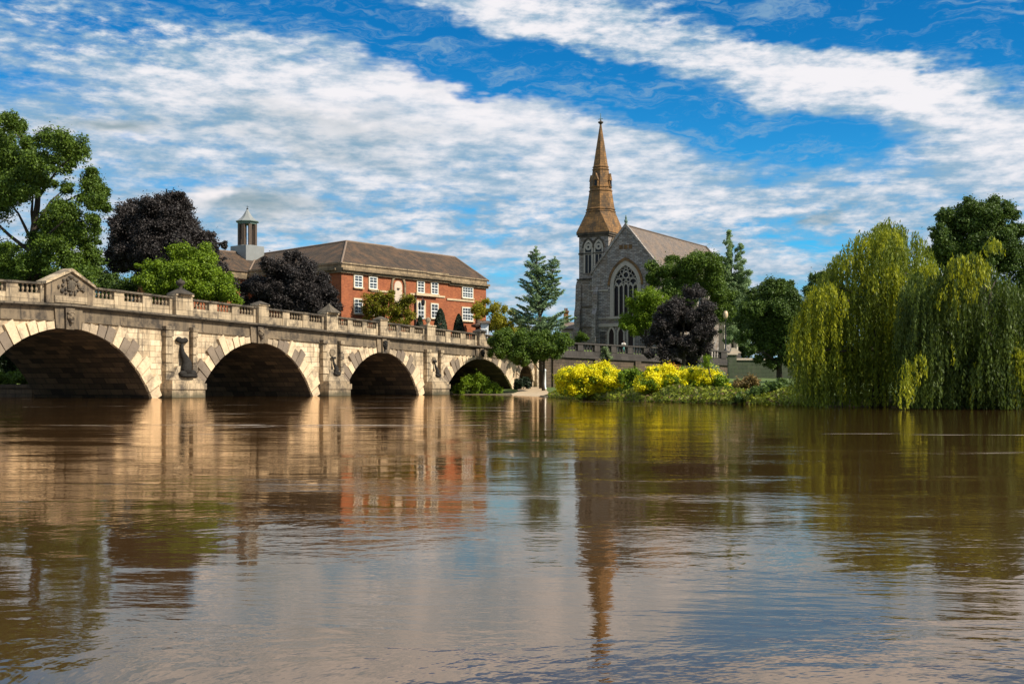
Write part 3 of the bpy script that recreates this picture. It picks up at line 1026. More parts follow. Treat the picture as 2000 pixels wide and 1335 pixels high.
def build_brick_building():
    ang = math.atan2(.794, .608)
    O = Vector((-24.3, 175.0, 4.0))
    root = thing('brick_building', 'long red brick building with brown tile roof, white sash windows and small cupola', 'building', tuple(O), ang)

    def A(x):
        k = (x - 1000) / F
        return (175 * k + 24.3) / (.608 - .794 * k)

    def Z(y, a):
        return EYE + (HOR - y) / F * (175 + .794 * a) - O.z
    ze = 18.0 - O.z                       # wall head
    L, W = 33.0, 14.0
    mb = MB()
    mb.box(0, L, 0, W, -1, ze)
    mb.box(0, W, W, 32, -1, ze - .002)
    mb.box(-12, 0, 20, 32, -1, ze - .004)
    mb.build('wall', M['brick'], root)
    # stone eaves: blocking course above a projecting band
    mb = MB()
    aS = A(876)
    for x0, x1, dz, pr in ((-.35, aS, 0, .35), (aS, L + .3, -.22, .28)):
        mb.box(x0, x1, -pr, .6, ze + dz - .75, ze + dz - .38)
        mb.box(x0, x1, -pr - .35, .62, ze + dz - .38, ze + dz - .05)
    mb.box(-.35, .5, .6, 20, ze - .75, ze - .38)
    mb.box(-.7, .52, .62, 20, ze - .38, ze - .05)
    mb.box(-12.3, -.7, 19.4, 20.3, ze - .70, ze - .06)
    mb.build('eaves_band', M['eaves'], root)
    mb = MB()
    for x0, x1, dz in ((-.1, aS, 0), (aS, L + .1, -.22)):
        mb.box(x0, x1, -.12, .9, ze + dz - .049, ze + dz + .78)
    mb.box(-.1, .8, .9, 20, ze - .049, ze + .78)
    mb.box(-12.1, -.1, 19.8, 20.6, ze - .049, ze + .4)
    mb.build('blocking_course', M['eaves'], root)
    # roofs
    zr0, zr = ze + .5, 22.95 - O.z
    mb = MB()
    e = .25
    E0, E1 = (-e, -e, zr0), (L + .35, -e, zr0 - .2)
    r0, r1, r2, r3 = (8.0, 7.0, zr), (A(826) + .5, 7.0, zr), (A(826) + 1.6, 7.0, zr - .25), (L + .35, 7.0, zr - .3)
    mb.poly([E0, (r1[0], -e, zr0), r1, r0])
    mb.poly([(r1[0], -e, zr0), (r2[0], -e, zr0 - .1), r2, r1])
    mb.poly([(r2[0], -e, zr0 - .1), E1, r3, r2])
    mb.poly([r0, r1, r2, r3, (L + .35, W + e, zr0), (W, W + e, zr0)])
    w0 = (7.0, 26.0, zr - .9)
    mb.poly([E0, r0, w0, (0, 20.0, zr0), (-e, 20, zr0)])
    mb.poly([r0, (W, W + e, zr0), (W, 32, zr0), (7.0, 32, zr - .9), w0])
    # the projecting wing
    v0 = (-13, 26.0, zr - .9)
    mb.poly([(-13, 19.6, zr0 - .1), (0, 19.6, zr0 - .1), w0, v0])
    mb.poly([v0, w0, (7.0, 32.3, zr0), (-13, 32.3, zr0)])
    mb.build('roof', M['roof'], root, fix=False)
    mb = MB()
    for a, b in ((E0, r0), (r0, r1), (r1, r2), (r2, r3), (r0, w0), (w0, v0), (E1, r3), ((-.1, 19.7, zr0), w0)):
        mb.tube([Vector(a) + Vector((0, 0, .03)), Vector(b) + Vector((0, 0, .03))], [.16, .16], 6)
    mb.build('ridge_tiles', M['ridge'], root)
    mb = MB()
    mb.poly([(L, 0, ze - .1), (L, W, ze - .1), (L, 7, zr - .4)])
    mb.build('gable_wall', M['brick'], root)
    # string course, plinth, downpipe, entrance hood, corner stones
    mb = MB()
    for x0, x1 in ((A(724), A(757)), (A(800), A(812)), (A(812), A(868)), (A(872), A(925))):
        zs = Z(568, A(740)) if x1 < A(770) else (Z(577, A(840)) if x1 < A(870) else Z(586, A(900)))
        mb.box(x0, x1, -.16, .02, zs - .16, zs + .12)
    mb.box(A(809), A(852), -.5, .03, Z(577, A(830)) - .1, Z(577, A(830)) + .32)
    mb.build('string_course', M['dressing'], root)
    mb = MB()
    xd = A(810)
    mb.box(xd - .1, xd + .1, -.3, -.05, -1, Z(577, xd) - .1)
    mb.build('downpipe', M['iron'], root)
    # the arched niche
    an = A(777)
    zn = Z(557, an)
    mb = MB()
    arcs = np.linspace(0, math.pi, 15)
    inner = [(an - 1.25, Z(590, an))] + [(an - 1.25 * math.cos(t), zn + 1.25 * math.sin(t)) for t in arcs] + [(an + 1.25, Z(590, an))]
    outer = [(an - 1.6, Z(590, an))] + [(an - 1.6 * math.cos(t), zn + 1.6 * math.sin(t)) for t in arcs] + [(an + 1.6, Z(590, an))]
    mb.strip_y(inner, outer, -.22, .03)
    mb.build('niche_arch', M['eaves'], root)
    mb = MB()
    inn = [(an - .85, Z(592, an))] + [(an - .85 * math.cos(t), zn - .2 + .85 * math.sin(t)) for t in arcs] + [(an + .85, Z(592, an))]
    mb.prism_y(inn, -.10, .02)
    nc = mb.build('niche', M['render'], root)
    mb = MB()
    mb.lathe([(.12, 0), (.34, .04), (.34, .10), (.1, .14)], an, -.14, zn - .5, 12)
    mb.build('niche_ornament', M['dressing'], nc)
    # windows (x, y top, y bottom, width in metres, panes)
    wins = [(699, 538, 561, 1.6, 2, 4), (728, 541, 564, 1.6, 2, 4), (821, 549.5, 571.5, 1.55, 2, 4), (848, 552, 574, 1.55, 2, 4), (912.5, 561, 581.5, 2.6, 4, 4),
            (699, 584, 612, 1.6, 2, 4), (729, 590, 614, 1.6, 2, 4), (777, 601, 620, 1.55, 2, 4), (848, 593.5, 621, 1.6, 2, 4), (912.5, 601, 626, 2.6, 4, 4)]
    for x, y0, y1, w, cx, ry in wins:
        a = A(x)
        z1, z0 = Z(y0, a), Z(y1, a)
        mb = MB()
        o = .16
        mb.box(a - w / 2 - o, a - w / 2 + .01, -.13, .05, z0 - .02, z1 + o)
        mb.box(a + w / 2 - .01, a + w / 2 + o, -.13, .05, z0 - .02, z1 + o)
        mb.box(a - w / 2 + .01, a + w / 2 - .01, -.129, .05, z1 - .01, z1 + o)
        win = mb.build('window', M['dressing'], root)
        fr, pn = MB(), MB()
        sash(fr, pn, a, z0, z1, w, -.09, cx, ry)
        fr.build('sash_frame', M['white'], win)
        pn.build('pane', M['pane'], win)
        sl = MB()
        sl.box(a - w / 2 - .22, a + w / 2 + .22, -.3, .04, z0 - .2, z0 - .021)
        sl.build('sill', M['dressing'], win)
    a = A(821)
    z1, z0 = Z(590, a), Z(622, a)
    mb = MB()
    mb.box(a - 1.1, a - .72, -.16, .04, z0, z1 + .3)
    mb.box(a + .72, a + 1.1, -.16, .04, z0, z1 + .3)
    mb.box(a - .72, a + .72, -.159, .04, z1, z1 + .3)
    win = mb.build('window', M['dressing'], root)
    fr, pn = MB(), MB()
    sash(fr, pn, a, z0, z1, 1.44, -.11, 2, 4)
    fr.build('sash_frame', M['white'], win)
    pn.build('pane', M['pane'], win)
    # windows of the shaded wing
    for yy in (3.5, 7.5, 11.5, 15.5):
        for z0, z1 in ((ze - 4.0, ze - 1.6), (ze - 9, ze - 6)):
            fr, pn = MB(), MB()
            sash(fr, pn, 0, z0, z1, 1.5, -.05, 2, 4)
            for m in (fr, pn):
                m.v = [(y - .02, -x + yy, z) for x, y, z in m.v]
            w = fr.build('window', M['white'], root)
            pn.build('pane', M['pane'], w)
    # wall lantern over the doorway
    al = A(819)
    zl = Z(590, al)
    mb = MB()
    mb.tube([(al, -.1, zl + .5), (al, -.6, zl + .7), (al, -.75, zl + .45)], [.04, .04, .04], 6)
    mb.lathe([(.05, .45), (.3, .25), (.3, -.15), (.2, -.5), (.05, -.6)], al, -.75, zl, 6)
    mb.build('wall_lantern', M['iron'], root)
    # cupola
    cx, cy = 4.6, 25.6

    def ZC(y):
        return EYE + (HOR - y) / F * 194 - O.z
    cu = MB()
    zb0, zb1 = ZC(512), ZC(481)
    cu.box(cx - 1.85, cx + 1.85, cy - 1.85, cy + 1.85, zb0 - 2.5, zb1)
    cup = cu.build('cupola', M['lead'], root)
    c = MB()
    c.lathe([(1.75, 0), (1.55, .12)], cx, cy, zb1, 8, math.pi / 8)
    zc0, zc1 = zb1 + .12, ZC(435)
    c.build('cupola_base_moulding', M['lead'], cup)
    for k in range(8):
        aa = math.pi / 8 + k * math.pi / 4
        q = MB()
        q.box(-.2, .2, -.25, .25, zc0, zc1 - .25)
        q.v = [(cx + 1.3 * math.cos(aa) + x * math.cos(aa) - y * math.sin(aa), cy + 1.3 * math.sin(aa) + x * math.sin(aa) + y * math.cos(aa), z) for x, y, z in q.v]
        q.build('cupola_post', M['timber'], cup)
    c = MB()
    c.lathe([(1.58, -.25), (1.6, 0.05), (1.86, .1), (1.88, .22)], cx, cy, zc1, 8, math.pi / 8)
    c.build('cupola_cornice', M['verdigris'], cup)
    c = MB()
    H = ZC(403) - zc1
    c.lathe([(1.82, .22), (1.5, .42), (1.05, .75), (.72, 1.15), (.45, 1.6), (.2, 2.0), (.08, 2.25), (.06, H - .5)], cx, cy, zc1, 8, math.pi / 8)
    c.build('cupola_dome', M['lead'], cup)
    c = MB()
    c.ball((cx, cy, zc1 + H - .35), .16)
    c.tube([(cx, cy, zc1 + H - .35), (cx, cy, zc1 + H + .2)], [.04, .02], 6)
    c.tube([(cx - .3, cy, zc1 + H), (cx + .3, cy, zc1 + H)], [.03, .03], 6)
    c.build('weathervane', M['iron'], cup)
    return root


build_brick_building()


# ------------------------------------------------------------------ church
def gothic(cx, half, spring, apex, n=9, foot=None):
    """(x,z) outline of a pointed arch from the left foot over the apex to the right foot"""
    h = apex - spring
    r = (half * half + h * h) / (2 * half)
    pts = []
    tmax = math.asin(min(h / r, 1))
    left = [(cx - half + r - r * math.cos(t), spring + r * math.sin(t)) for t in np.linspace(0, tmax, n)]
    right = [(2 * cx - x, z) for x, z in left[::-1][1:]]
    pts = left + right
    if foot is not None:
        pts = [(cx - half, foot)] + pts + [(cx + half, foot)]
    return pts


def build_church():
    G = 5.6
    O = Vector((19.9, 215.0, G))
    root = thing('church', 'grey stone church with a tall brown broach spire, traceried gable window and steep tiled roof', 'church', tuple(O), R(-30))

    def Z(y, D=215):
        return EYE + (HOR - y) / F * D - G
    za, zev = Z(441), Z(441) - 7.6
    HW, L = 6.3, 38.0
    slope = (za - zev) / HW
    # nave walls
    mb = MB()
    mb.prism_y([(-HW, 0), (HW, 0), (HW, zev), (0, za - .25), (-HW, zev)], .35, L)
    mb.build('nave_wall', M['rubble'], root)
    # gable front with its window opening
    sill, spring, apex, hwin = Z(617), Z(556), Z(514), 2.55
    out = gothic(0, hwin, spring, apex, 12)
    mb = MB()

    def edge(x):
        return za - abs(x) * slope
    y0 = 0.0
    mb.poly([(-HW - .3, y0, 0), (-hwin, y0, 0), (-hwin, y0, sill), (-hwin, y0, spring), (-hwin, y0, edge(hwin)), (-HW - .3, y0, edge(HW + .3))])
    mb.poly([(hwin, y0, 0), (HW + .3, y0, 0), (HW + .3, y0, edge(HW + .3)), (hwin, y0, edge(hwin)), (hwin, y0, spring), (hwin, y0, sill)])
    mb.poly([(-hwin, y0, 0), (hwin, y0, 0), (hwin, y0, sill), (-hwin, y0, sill)])
    for (x0, z0), (x1, z1) in zip(out, out[1:]):
        mb.poly([(x0, y0, z0), (x1, y0, z1), (x1, y0, edge(x1)), (x0, y0, edge(x0))])
    for (x0, z0), (x1, z1) in zip([(-hwin, sill)] + out, out + [(hwin, sill)]):
        mb.poly([(x0, y0, z0), (x0, .5, z0), (x1, .5, z1), (x1, y0, z1)])
    mb.build('gable_front', M['rubble'], root, fix=False)
    # coping
    mb = MB()
    for sx in (-1, 1):
        mb.prism_y([(sx * (HW + .5), edge(HW + .5) - .1), (0, za - .1), (0, za + .5), (sx * (HW + .5), edge(HW + .5) + .45)], -.22, .5)
    mb.build('gable_coping', M['rubble'], root)
    mb = MB()
    mb.lathe([(.28, 0), (.22, .3), (.34, .55), (.3, .8), (.14, 1.0), (.2, 1.2), (.03, 1.75)], 0, .1, za + .2, 8)
    mb.build('gable_finial', M['verdigris'], root)
    # roof
    mb = MB()
    for sx in (-1, 1):
        ex = HW + .45
        mb.hexa([(sx * ex, .5, edge(ex) + .02), (sx * ex, L + .3, edge(ex) + .02), (0, L + .3, za - .15), (0, .5, za - .15),
                 (sx * ex, .5, edge(ex) + .30), (sx * ex, L + .3, edge(ex) + .30), (0, L + .3, za + .12), (0, .5, za + .12)])
    mb.build('roof', M['slate'], root)
    mb = MB()
    mb.tube([(0, .5, za + .12), (0, L + .3, za + .12)], [.18, .18], 6)
    for sx in (-1, 1):
        mb.tube([(sx * (HW + .45), L + .3, edge(HW + .45) + .3), (0, L + .3, za + .2)], [.25, .25], 6)
    mb.build('ridge', M['timber'], root)
    # string courses, plinth, buttresses of the gable
    mb = MB()
    mb.box(-HW - .35, -hwin - .75, -.16, .02, Z(565) - .12, Z(565) + .12)
    mb.box(-5.2, hwin + 1.2, -.30, .02, Z(634) - .28, Z(634) + .28)
    mb.box(-HW - .35, HW + .35, -.18, .02, Z(620) - .12, Z(620) + .08)
    mb.build('string_course', M['tracery'], root)
    for bx0 in (-HW + .25, HW - 1.05):
        mb = MB()
        mb.prism_x([(-1.3, 0), (.02, 0), (.02, Z(556)), (-.7, Z(572)), (-.7, Z(600)), (-1.3, Z(612))], bx0, bx0 + .8)
        mb.build('buttress', M['rubble'], root)
    # great window: hood mould, jamb, mullions, tracery, glass
    mb = MB()
    mb.strip_y(gothic(0, hwin + .42, spring, apex + .55, 12), gothic(0, hwin + .80, spring, apex + 1.05, 12), -.30, .03)
    mb.build('hood_mould', M['spire'], root)
    mb = MB()
    mb.strip_y(gothic(0, hwin - .28, spring, apex - .36, 12, sill), gothic(0, hwin + .42, spring, apex + .55, 12, sill), -.16, .30)
    mb.box(-hwin - .6, hwin + .6, -.35, .3, sill - .45, sill - .001)
    wr = mb.build('great_window', M['tracery'], root)
    mb = MB()
    mb.prism_y(gothic(0, hwin - .2, spring, apex - .26, 12, sill), .34, .40)
    mb.build('leaded_glass', M['darkpane'], wr)
    mb = MB()
    iw = hwin - .28
    nL = 5
    lw = 2 * iw / nL
    zl = spring - .55
    for i in range(1, nL):
        x = -iw + lw * i
        mb.box(x - .10, x + .10, .02, .28, sill, zl + .2)
    mb.build('mullions', M['tracery'], wr)
    mb = MB()
    for i in range(nL):
        x = -iw + lw * (i + .5)
        mb.strip_y(gothic(x, lw / 2 - .10, zl, zl + .75, 6), gothic(x, lw / 2 + .05, zl, zl + 1.0, 6), .03, .27)

    def ring(cx, cz, r, t=.12):
        a = np.linspace(0, 2 * math.pi, 19)[:-1]
        mb.strip_y([(cx + (r - t) * math.cos(q), cz + (r - t) * math.sin(q)) for q in a], [(cx + r * math.cos(q), cz + r * math.sin(q)) for q in a], .04, .26, True)
    ring(0, spring + 1.75, .62, .15)
    for k in range(7):
        q = 2 * math.pi * k / 7 + math.pi / 2
        ring(.98 * math.cos(q), spring + 1.75 + .98 * math.sin(q), .40, .10)
    for sx in (-1, 1):
        ring(sx * 1.38, spring + .45, .72, .14)
        ring(sx * 1.75, spring + 1.35, .30, .09)
        ring(sx * .55, spring + .35, .30, .10)
        mb.ball((sx * 1.0, .15, spring + 1.1), (.14, .1, .14), 6, 4)
    ring(0, spring + 3.15, .42, .11)
    ring(0, spring + .62, .3, .1)
    mb.build('tracery', M['tracery'], wr)
    # small lancets low on the front, an oval over the great window
    for x in (-2.7, -.9, 1.0):
        mb = MB()
        zs, zp, zf = Z(652), Z(640), Z(690)
        mb.strip_y(gothic(x, .48, zs, zp, 7, zf), gothic(x, .78, zs, zp + .45, 7, zf), -.16, .10)
        w = mb.build('lancet_window', M['tracery'], root)
        mb = MB()
        mb.prism_y(gothic(x, .5, zs, zp + .02, 7, zf), -.02, .04)
        mb.build('leaded_glass', M['darkpane'], w)
    mb = MB()
    a = np.linspace(0, 2 * math.pi, 17)[:-1]
    for dx in (-.9, 0, .9):
        mb.box(dx - .35, dx + .35, -.05, .02, Z(486), Z(478))
    mb.build('gable_panels', M['spire'], root)
    # pointed side windows of the nave
    for i in range(5):
        yy = 5 + i * 7
        mb = MB()
        mb.strip_y(gothic(0, .9, zev - 4.2, zev - 2.4, 7, zev - 9), gothic(0, 1.25, zev - 4.2, zev - 1.9, 7, zev - 9), -.12, .12)
        mb.v = [(HW + .02 - y, yy + x, z) for x, y, z in mb.v]
        w = mb.build('nave_window', M['tracery'], root)
        mb = MB()
        mb.prism_y(gothic(0, .92, zev - 4.2, zev - 2.38, 7, zev - 9), -.02, .03)
        mb.v = [(HW + .02 - y, yy + x, z) for x, y, z in mb.v]
        mb.build('leaded_glass', M['darkpane'], w)
        mb = MB()
        mb.prism_y([(HW, 0), (HW + 1.1, 0), (HW + 1.1, zev - 6), (HW + .5, zev - 4.5), (HW + .5, zev - 2.5), (HW, zev - 1.5)], yy + 3.1, yy + 3.9)
        mb.build('buttress', M['tracery'], root)

    # tower
    tx, ty, hw = -7.0, 4.4, 2.9
    D = 222
    ze, zs2 = Z(457, D), Z(547, D)
    mb = MB()
    mb.box(tx - hw, tx + hw, ty - hw, ty + hw, zs2, ze)
    mb.box(tx - hw - .18, tx + hw + .18, ty - hw - .18, ty + hw + .18, 0, zs2 + .001)
    tw = mb.build('tower', M['rubble'], root)
    mb = MB()
    zb = Z(497, D)
    for z, pr in ((zs2, .34), (zb, .10), (Z(600, D), .3), (Z(640, D), .3)):
        mb = MB()
        mb.box(tx - hw - pr, tx + hw + pr, ty - hw - pr, ty + hw + pr, z - .16, z + .16)
        mb.build('tower_string', M['cornice'], tw)
    mb = MB()
    mb.box(tx - hw - .22, tx + hw + .22, ty - hw - .22, ty + hw + .22, ze - .7, ze - .35)
    mb.box(tx - hw - .36, tx + hw + .36, ty - hw - .36, ty + hw + .36, ze - .35, ze + .02)
    mb.build('tower_cornice', M['cornice'], tw)

    def face(m, side):
        if side == 'front':
            m.v = [(tx + x, ty - hw + y, z) for x, y, z in m.v]
        else:
            m.v = [(tx + hw - y, ty + x, z) for x, y, z in m.v]
    zt = Z(474, D)
    for side in ('front', 'side'):
        for x in (-1.02, 1.02):
            mb = MB()
            zsp = Z(486, D)
            mb.strip_y(gothic(x, .62, zsp, zt - .1, 7, Z(535, D)), gothic(x, .92, zsp, zt + .35, 7, Z(535, D)), -.10, .12)
            face(mb, side)
            w = mb.build('belfry_window', M['tracery'], tw)
            mb = MB()
            mb.prism_y(gothic(x, .64, zsp, zt - .08, 7, Z(535, D)), -.02, .03)
            face(mb, side)
            mb.build('belfry_opening', M['darkpane'], w)
            mb = MB()
            mb.strip_y([(x + .22 * math.cos(q), zsp + .15 + .22 * math.sin(q)) for q in a], [(x + .6 * math.cos(q), zsp + .15 + .6 * math.sin(q)) for q in a], -.08, .0, True)
            mb.box(x - .62, x + .62, -.085, .0, zb - .22, zb + .22)
            mb.box(x - .06, x + .06, -.085, .0, Z(535, D), zb - .22)
            face(mb, side)
            mb.build('belfry_tracery', M['tracery'], w)
        mb = MB()
        mb.strip_y(gothic(-1.02, 1.0, Z(486, D), zt + .45, 7), gothic(-1.02, 1.2, Z(486, D), zt + .8, 7), -.18, .02)
        mb.strip_y(gothic(1.02, 1.0, Z(486, D), zt + .45, 7), gothic(1.02, 1.2, Z(486, D), zt + .8, 7), -.181, .02)
        face(mb, side)
        mb.build('belfry_hood', M['cornice'], tw)
    # corner buttresses and stair by the tower foot
    for (x0, x1, yy) in ((tx - hw - .5, tx - hw + .6, ty - hw), (tx + hw - .9, tx + hw + .2, ty - hw)):
        mb = MB()
        mb.prism_x([(yy - 1.5, 0), (yy + .1, 0), (yy + .1, zs2 - .2), (yy - .35, zs2 - 1.0), (yy - .6, Z(600, D)), (yy - 1.0, Z(612, D)), (yy - 1.0, Z(640, D)), (yy - 1.5, Z(650, D))], x0, x1)
        mb.build('tower_buttress', M['rubble'], tw)
    mb = MB()
    mb.strip_y(gothic(tx + .9, .45, Z(585, D), Z(572, D), 7, Z(608, D)), gothic(tx + .9, .75, Z(585, D), Z(567, D), 7, Z(608, D)), ty - hw - .28, ty - hw - .1)
    w = mb.build('stair_window', M['tracery'], tw)
    mb = MB()
    mb.prism_y(gothic(tx + .9, .47, Z(585, D), Z(572, D), 7, Z(608, D)), ty - hw - .22, ty - hw - .16)
    mb.build('leaded_glass', M['darkpane'], w)
    mb = MB()
    mb.strip_y(gothic(tx + 2.2, .7, Z(650, D), Z(635, D), 7, 0), gothic(tx + 2.2, 1.1, Z(650, D), Z(630, D), 7, 0), ty - hw - 1.3, ty - hw - .9)
    mb.build('porch_arch', M['tracery'], tw)

    # broach spire
    z0, z1, z2 = ze + .02, Z(414, D), Z(243, D)
    mb = MB()
    b = hw + .42
    ro = 2.42 / math.cos(math.pi / 8)
    oc = [(tx + ro * math.cos(math.pi / 8 + k * math.pi / 4), ty + ro * math.sin(math.pi / 8 + k * math.pi / 4)) for k in range(8)]
    cor = [(tx + b, ty + b), (tx - b, ty + b), (tx - b, ty - b), (tx + b, ty - b)]
    # octagon sides k -> k+1; diagonal sides are 0-1 (NE), 2-3 (NW), 4-5 (SW), 6-7 (SE)
    for i in range(4):
        c = cor[i]
        mb.poly([(*c, z0), (*oc[2 * i + 1], z1), (*oc[2 * i], z1)])
        d = cor[(i + 1) % 4]
        mb.poly([(*c, z0), (*d, z0), (*oc[(2 * i + 2) % 8], z1), (*oc[2 * i + 1], z1)])
    rt = .16
    top = [(tx + rt * math.cos(math.pi / 8 + k * math.pi / 4), ty + rt * math.sin(math.pi / 8 + k * math.pi / 4)) for k in range(8)]
    for k in range(8):
        j = (k + 1) % 8
        mb.poly([(*oc[k], z1), (*oc[j], z1), (*top[j], z2), (*top[k], z2)])
    mb.poly([(*p, z2) for p in top])
    sp = mb.build('spire', M['spire'], tw)

    def rad(z):
        return ro + (rt - ro) * (z - z1) / (z2 - z1)
    mb = MB()
    for y in (414, 409, 373, 366, 331, 326):
        z = Z(y, D)
        mb.lathe([(rad(z) + .02, -.12), (rad(z) + .14, -.09), (rad(z) + .14, .05), (rad(z + .1) + .01, .14)], tx, ty, z, 8, math.pi / 8)
    mb.build('spire_band', M['spire'], sp)
    for k in range(4):
        q = -math.pi / 2 + k * math.pi / 2
        mb = MB()
        zl0, zl1 = Z(366, D), Z(340, D)
        rr = rad(zl0) * math.cos(math.pi / 8)
        mb.hexa([(-.42, -rr - .28, zl0), (.42, -rr - .28, zl0), (.42, 0, zl0), (-.42, 0, zl0), (-.34, -rr - .1, zl0 + 1.2), (.34, -rr - .1, zl0 + 1.2), (.34, 0, zl0 + 1.2), (-.34, 0, zl0 + 1.2)])
        mb.prism_y([(-.5, zl0 + 1.15), (.5, zl0 + 1.15), (0, zl1)], -rr - .3, 0)
        ca, sa = math.cos(q + math.pi / 2), math.sin(q + math.pi / 2)
        mb.v = [(tx + x * ca - y * sa, ty + x * sa + y * ca, z) for x, y, z in mb.v]
        lu = mb.build('lucarne', M['spire'], sp)
        mb = MB()
        mb.prism_y(gothic(0, .22, zl0 + .75, zl0 + 1.25, 5, zl0 + .1), -rr - .33, -rr - .2)
        mb.v = [(tx + x * ca - y * sa, ty + x * sa + y * ca, z) for x, y, z in mb.v]
        mb.build('lucarne_opening', M['darkpane'], lu)
    mb = MB()
    mb.lathe([(.16, -.1), (.2, .1), (.5, .35), (.52, .5), (.2, .62), (.16, .8)], tx, ty, z2, 8)
    mb.build('spire_finial', M['cornice'], sp)
    mb = MB()
    zc = Z(232, D)
    mb.tube([(tx, ty, z2 + .6), (tx, ty, Z(221, D))], [.07, .05], 6)
    mb.tube([(tx - .45, ty, zc), (tx + .45, ty, zc)], [.06, .06], 6)
    mb.build('cross', M['verdigris'], sp)
    return root


build_church()


# ------------------------------------------------------------------ river wall, low wall, houses, lamps, person
def build_river_wall():
    a, b = Vector((4.6, 180.0, 0)), Vector((36.5, 196.2, 0))
    d = b - a
    L = d.length
    ang = math.atan2(d.y, d.x)
    root = thing('river_wall', 'brown stone river wall topped by a sooty dark balustrade in front of the church', 'wall', tuple(a), ang)

    def zt(s):
        return 7.75 - 1.15 * s / L
    mb = MB()
    mb.slope(0, L, 0, 1.0, -1, zt(0) - 2.3, -1, zt(L) - 2.3)
    for k in range(5):
        s = 1.5 + k * L / 5
        mb.box(s, s + 1.0, -.25, .01, -1, zt(s) - 2.35)
    mb.build('wall_face', M['wall'], root)
    mb = MB()
    mb.slope(0, L, -.25, .9, zt(0) - 2.3, zt(0) - 2.0, zt(L) - 2.3, zt(L) - 2.0)
    mb.slope(0, L, .0, .6, zt(0) - 2.0, zt(0) - 1.25, zt(L) - 2.0, zt(L) - 1.25)
    mb.build('plinth', M['darkstone'], root)
    mb = MB()
    mb.slope(0, L, -.12, .7, zt(0) - .22, zt(0), zt(L) - .22, zt(L))
    mb.build('coping', M['darkstone'], root)
    n = 12
    first = None
    for i in range(n + 1):
        s = i * (L - .9) / n
        m2 = MB()
        m2.slope(s, s + .9, -.05, .65, zt(s) - 1.25, zt(s) - .22, zt(s + .9) - 1.25, zt(s + .9) - .22)
        m2.build('wall_die', M['darkstone'], root)
        if i < n:
            for j in range(4):
                q = s + .9 + ((L - .9) / n - .9) * (j + .5) / 4
                if first is None:
                    m3 = MB()
                    m3.lathe([(.13, 0), (.13, .08), (.07, .14), (.15, .36), (.07, .75), (.12, .9), (.12, 1.04)], n=8)
                    first = m3.build('baluster', M['darkstone'], root, smooth=True)
                    c = first
                else:
                    c = first.copy()
                    COL.objects.link(c)
                c.location = (q, .3, zt(q) - 1.255)
    return root


build_river_wall()


def build_low_wall():
    a, b = at(1424, 755, 150), at(1600, 755, 150)
    a.z = b.z = 0
    root = thing('low_wall', 'mossy green low wall with a pale coping beyond the grass strip', 'wall', (a.x, a.y, 0))
    L = (b - a).length
    mb = MB()
    mb.box(0, L, 0, .5, 1.0, 4.25)
    mb.box(-.1, .9, -.14, .6, 1.0, 4.9)
    mb.build('wall_face', M['hedge_wall'], root)
    mb = MB()
    mb.box(.9, L, -.12, .62, 4.25, 4.5)
    mb.box(-.25, 1.05, -.28, .74, 4.9, 5.12)
    mb.build('coping', M['render'], root)
    mb = MB()
    mb.hexa([(.1, -.1, 5.12), (1.5, -.1, 5.12), (1.5, .5, 5.12), (.1, .5, 5.12), (.3, -.1, 5.75), (.7, -.1, 5.75), (.7, .5, 5.75), (.3, .5, 5.75)])
    mb.build('end_stone', M['render'], root)


build_low_wall()


def house(name, label, x0, x1, y_eave, y_ridge, D, wall, roofm, chimney=None, window=True, depth=8.0):
    p0, p1 = at(x0, y_eave, D), at(x1, y_eave, D)
    g = 5.0
    W = p1.x - p0.x
    root = thing(name, label, 'house', (p0.x, D, g))
    ze = p0.z - g
    zr = EYE + (HOR - y_ridge) / F * D - g
    mb = MB()
    mb.prism_x([(0, -2), (depth, -2), (depth, ze), (depth / 2, zr - .15), (0, ze)], 0, W)
    mb.build('wall', wall, root)
    mb = MB()
    for s in (0, 1):
        y0 = -.35 if s == 0 else depth + .35
        zz = ze - .35 * (zr - ze) / (depth / 2)
        mb.hexa([(-.3, y0, zz), (W + .3, y0, zz), (W + .3, depth / 2, zr - .14), (-.3, depth / 2, zr - .14), (-.3, y0, zz + .2), (W + .3, y0, zz + .2), (W + .3, depth / 2, zr + .06), (-.3, depth / 2, zr + .06)])
    rf = mb.build('roof', roofm, root)
    if chimney:
        cx0, cx1, cy = chimney
        q0, q1 = at(cx0, cy, D + depth / 2), at(cx1, cy, D + depth / 2)
        mb = MB()
        mb.box(q0.x - p0.x, q1.x - p0.x, depth / 2 - .5, depth / 2 + .5, zr - 1.5, q0.z - g - .4)
        mb.box(q0.x - p0.x - .12, q1.x - p0.x + .12, depth / 2 - .62, depth / 2 + .62, q0.z - g - .4, q0.z - g - .1)
        for t in (.3, .7):
            mb.lathe([(.17, -.1), (.14, .45)], q0.x - p0.x + (q1.x - q0.x) * t, depth / 2, q0.z - g, 8)
        mb.build('chimney', M['spire'], rf)
    if window:
        for fx in ((.3, .7) if W > 3 else (.5,)):
            fr, pn = MB(), MB()
            sash(fr, pn, W * fx, ze - 2.4, ze - .9, .9, -.04, 2, 2)
            w = fr.build('window', M['white'], root)
            pn.build('pane', M['pane'], w)
    return root


house('small_house', 'small cream house with a grey roof and one tall chimney beside the church tower', 1098, 1140, 642, 627, 235, M['render'], M['slate'], (1101, 1110, 606))
house('white_cottage', 'white rendered cottage gable peeking over the far end of the bridge parapet', 939, 954, 631, 624, 187, M['whitewash'], M['slate'], None)


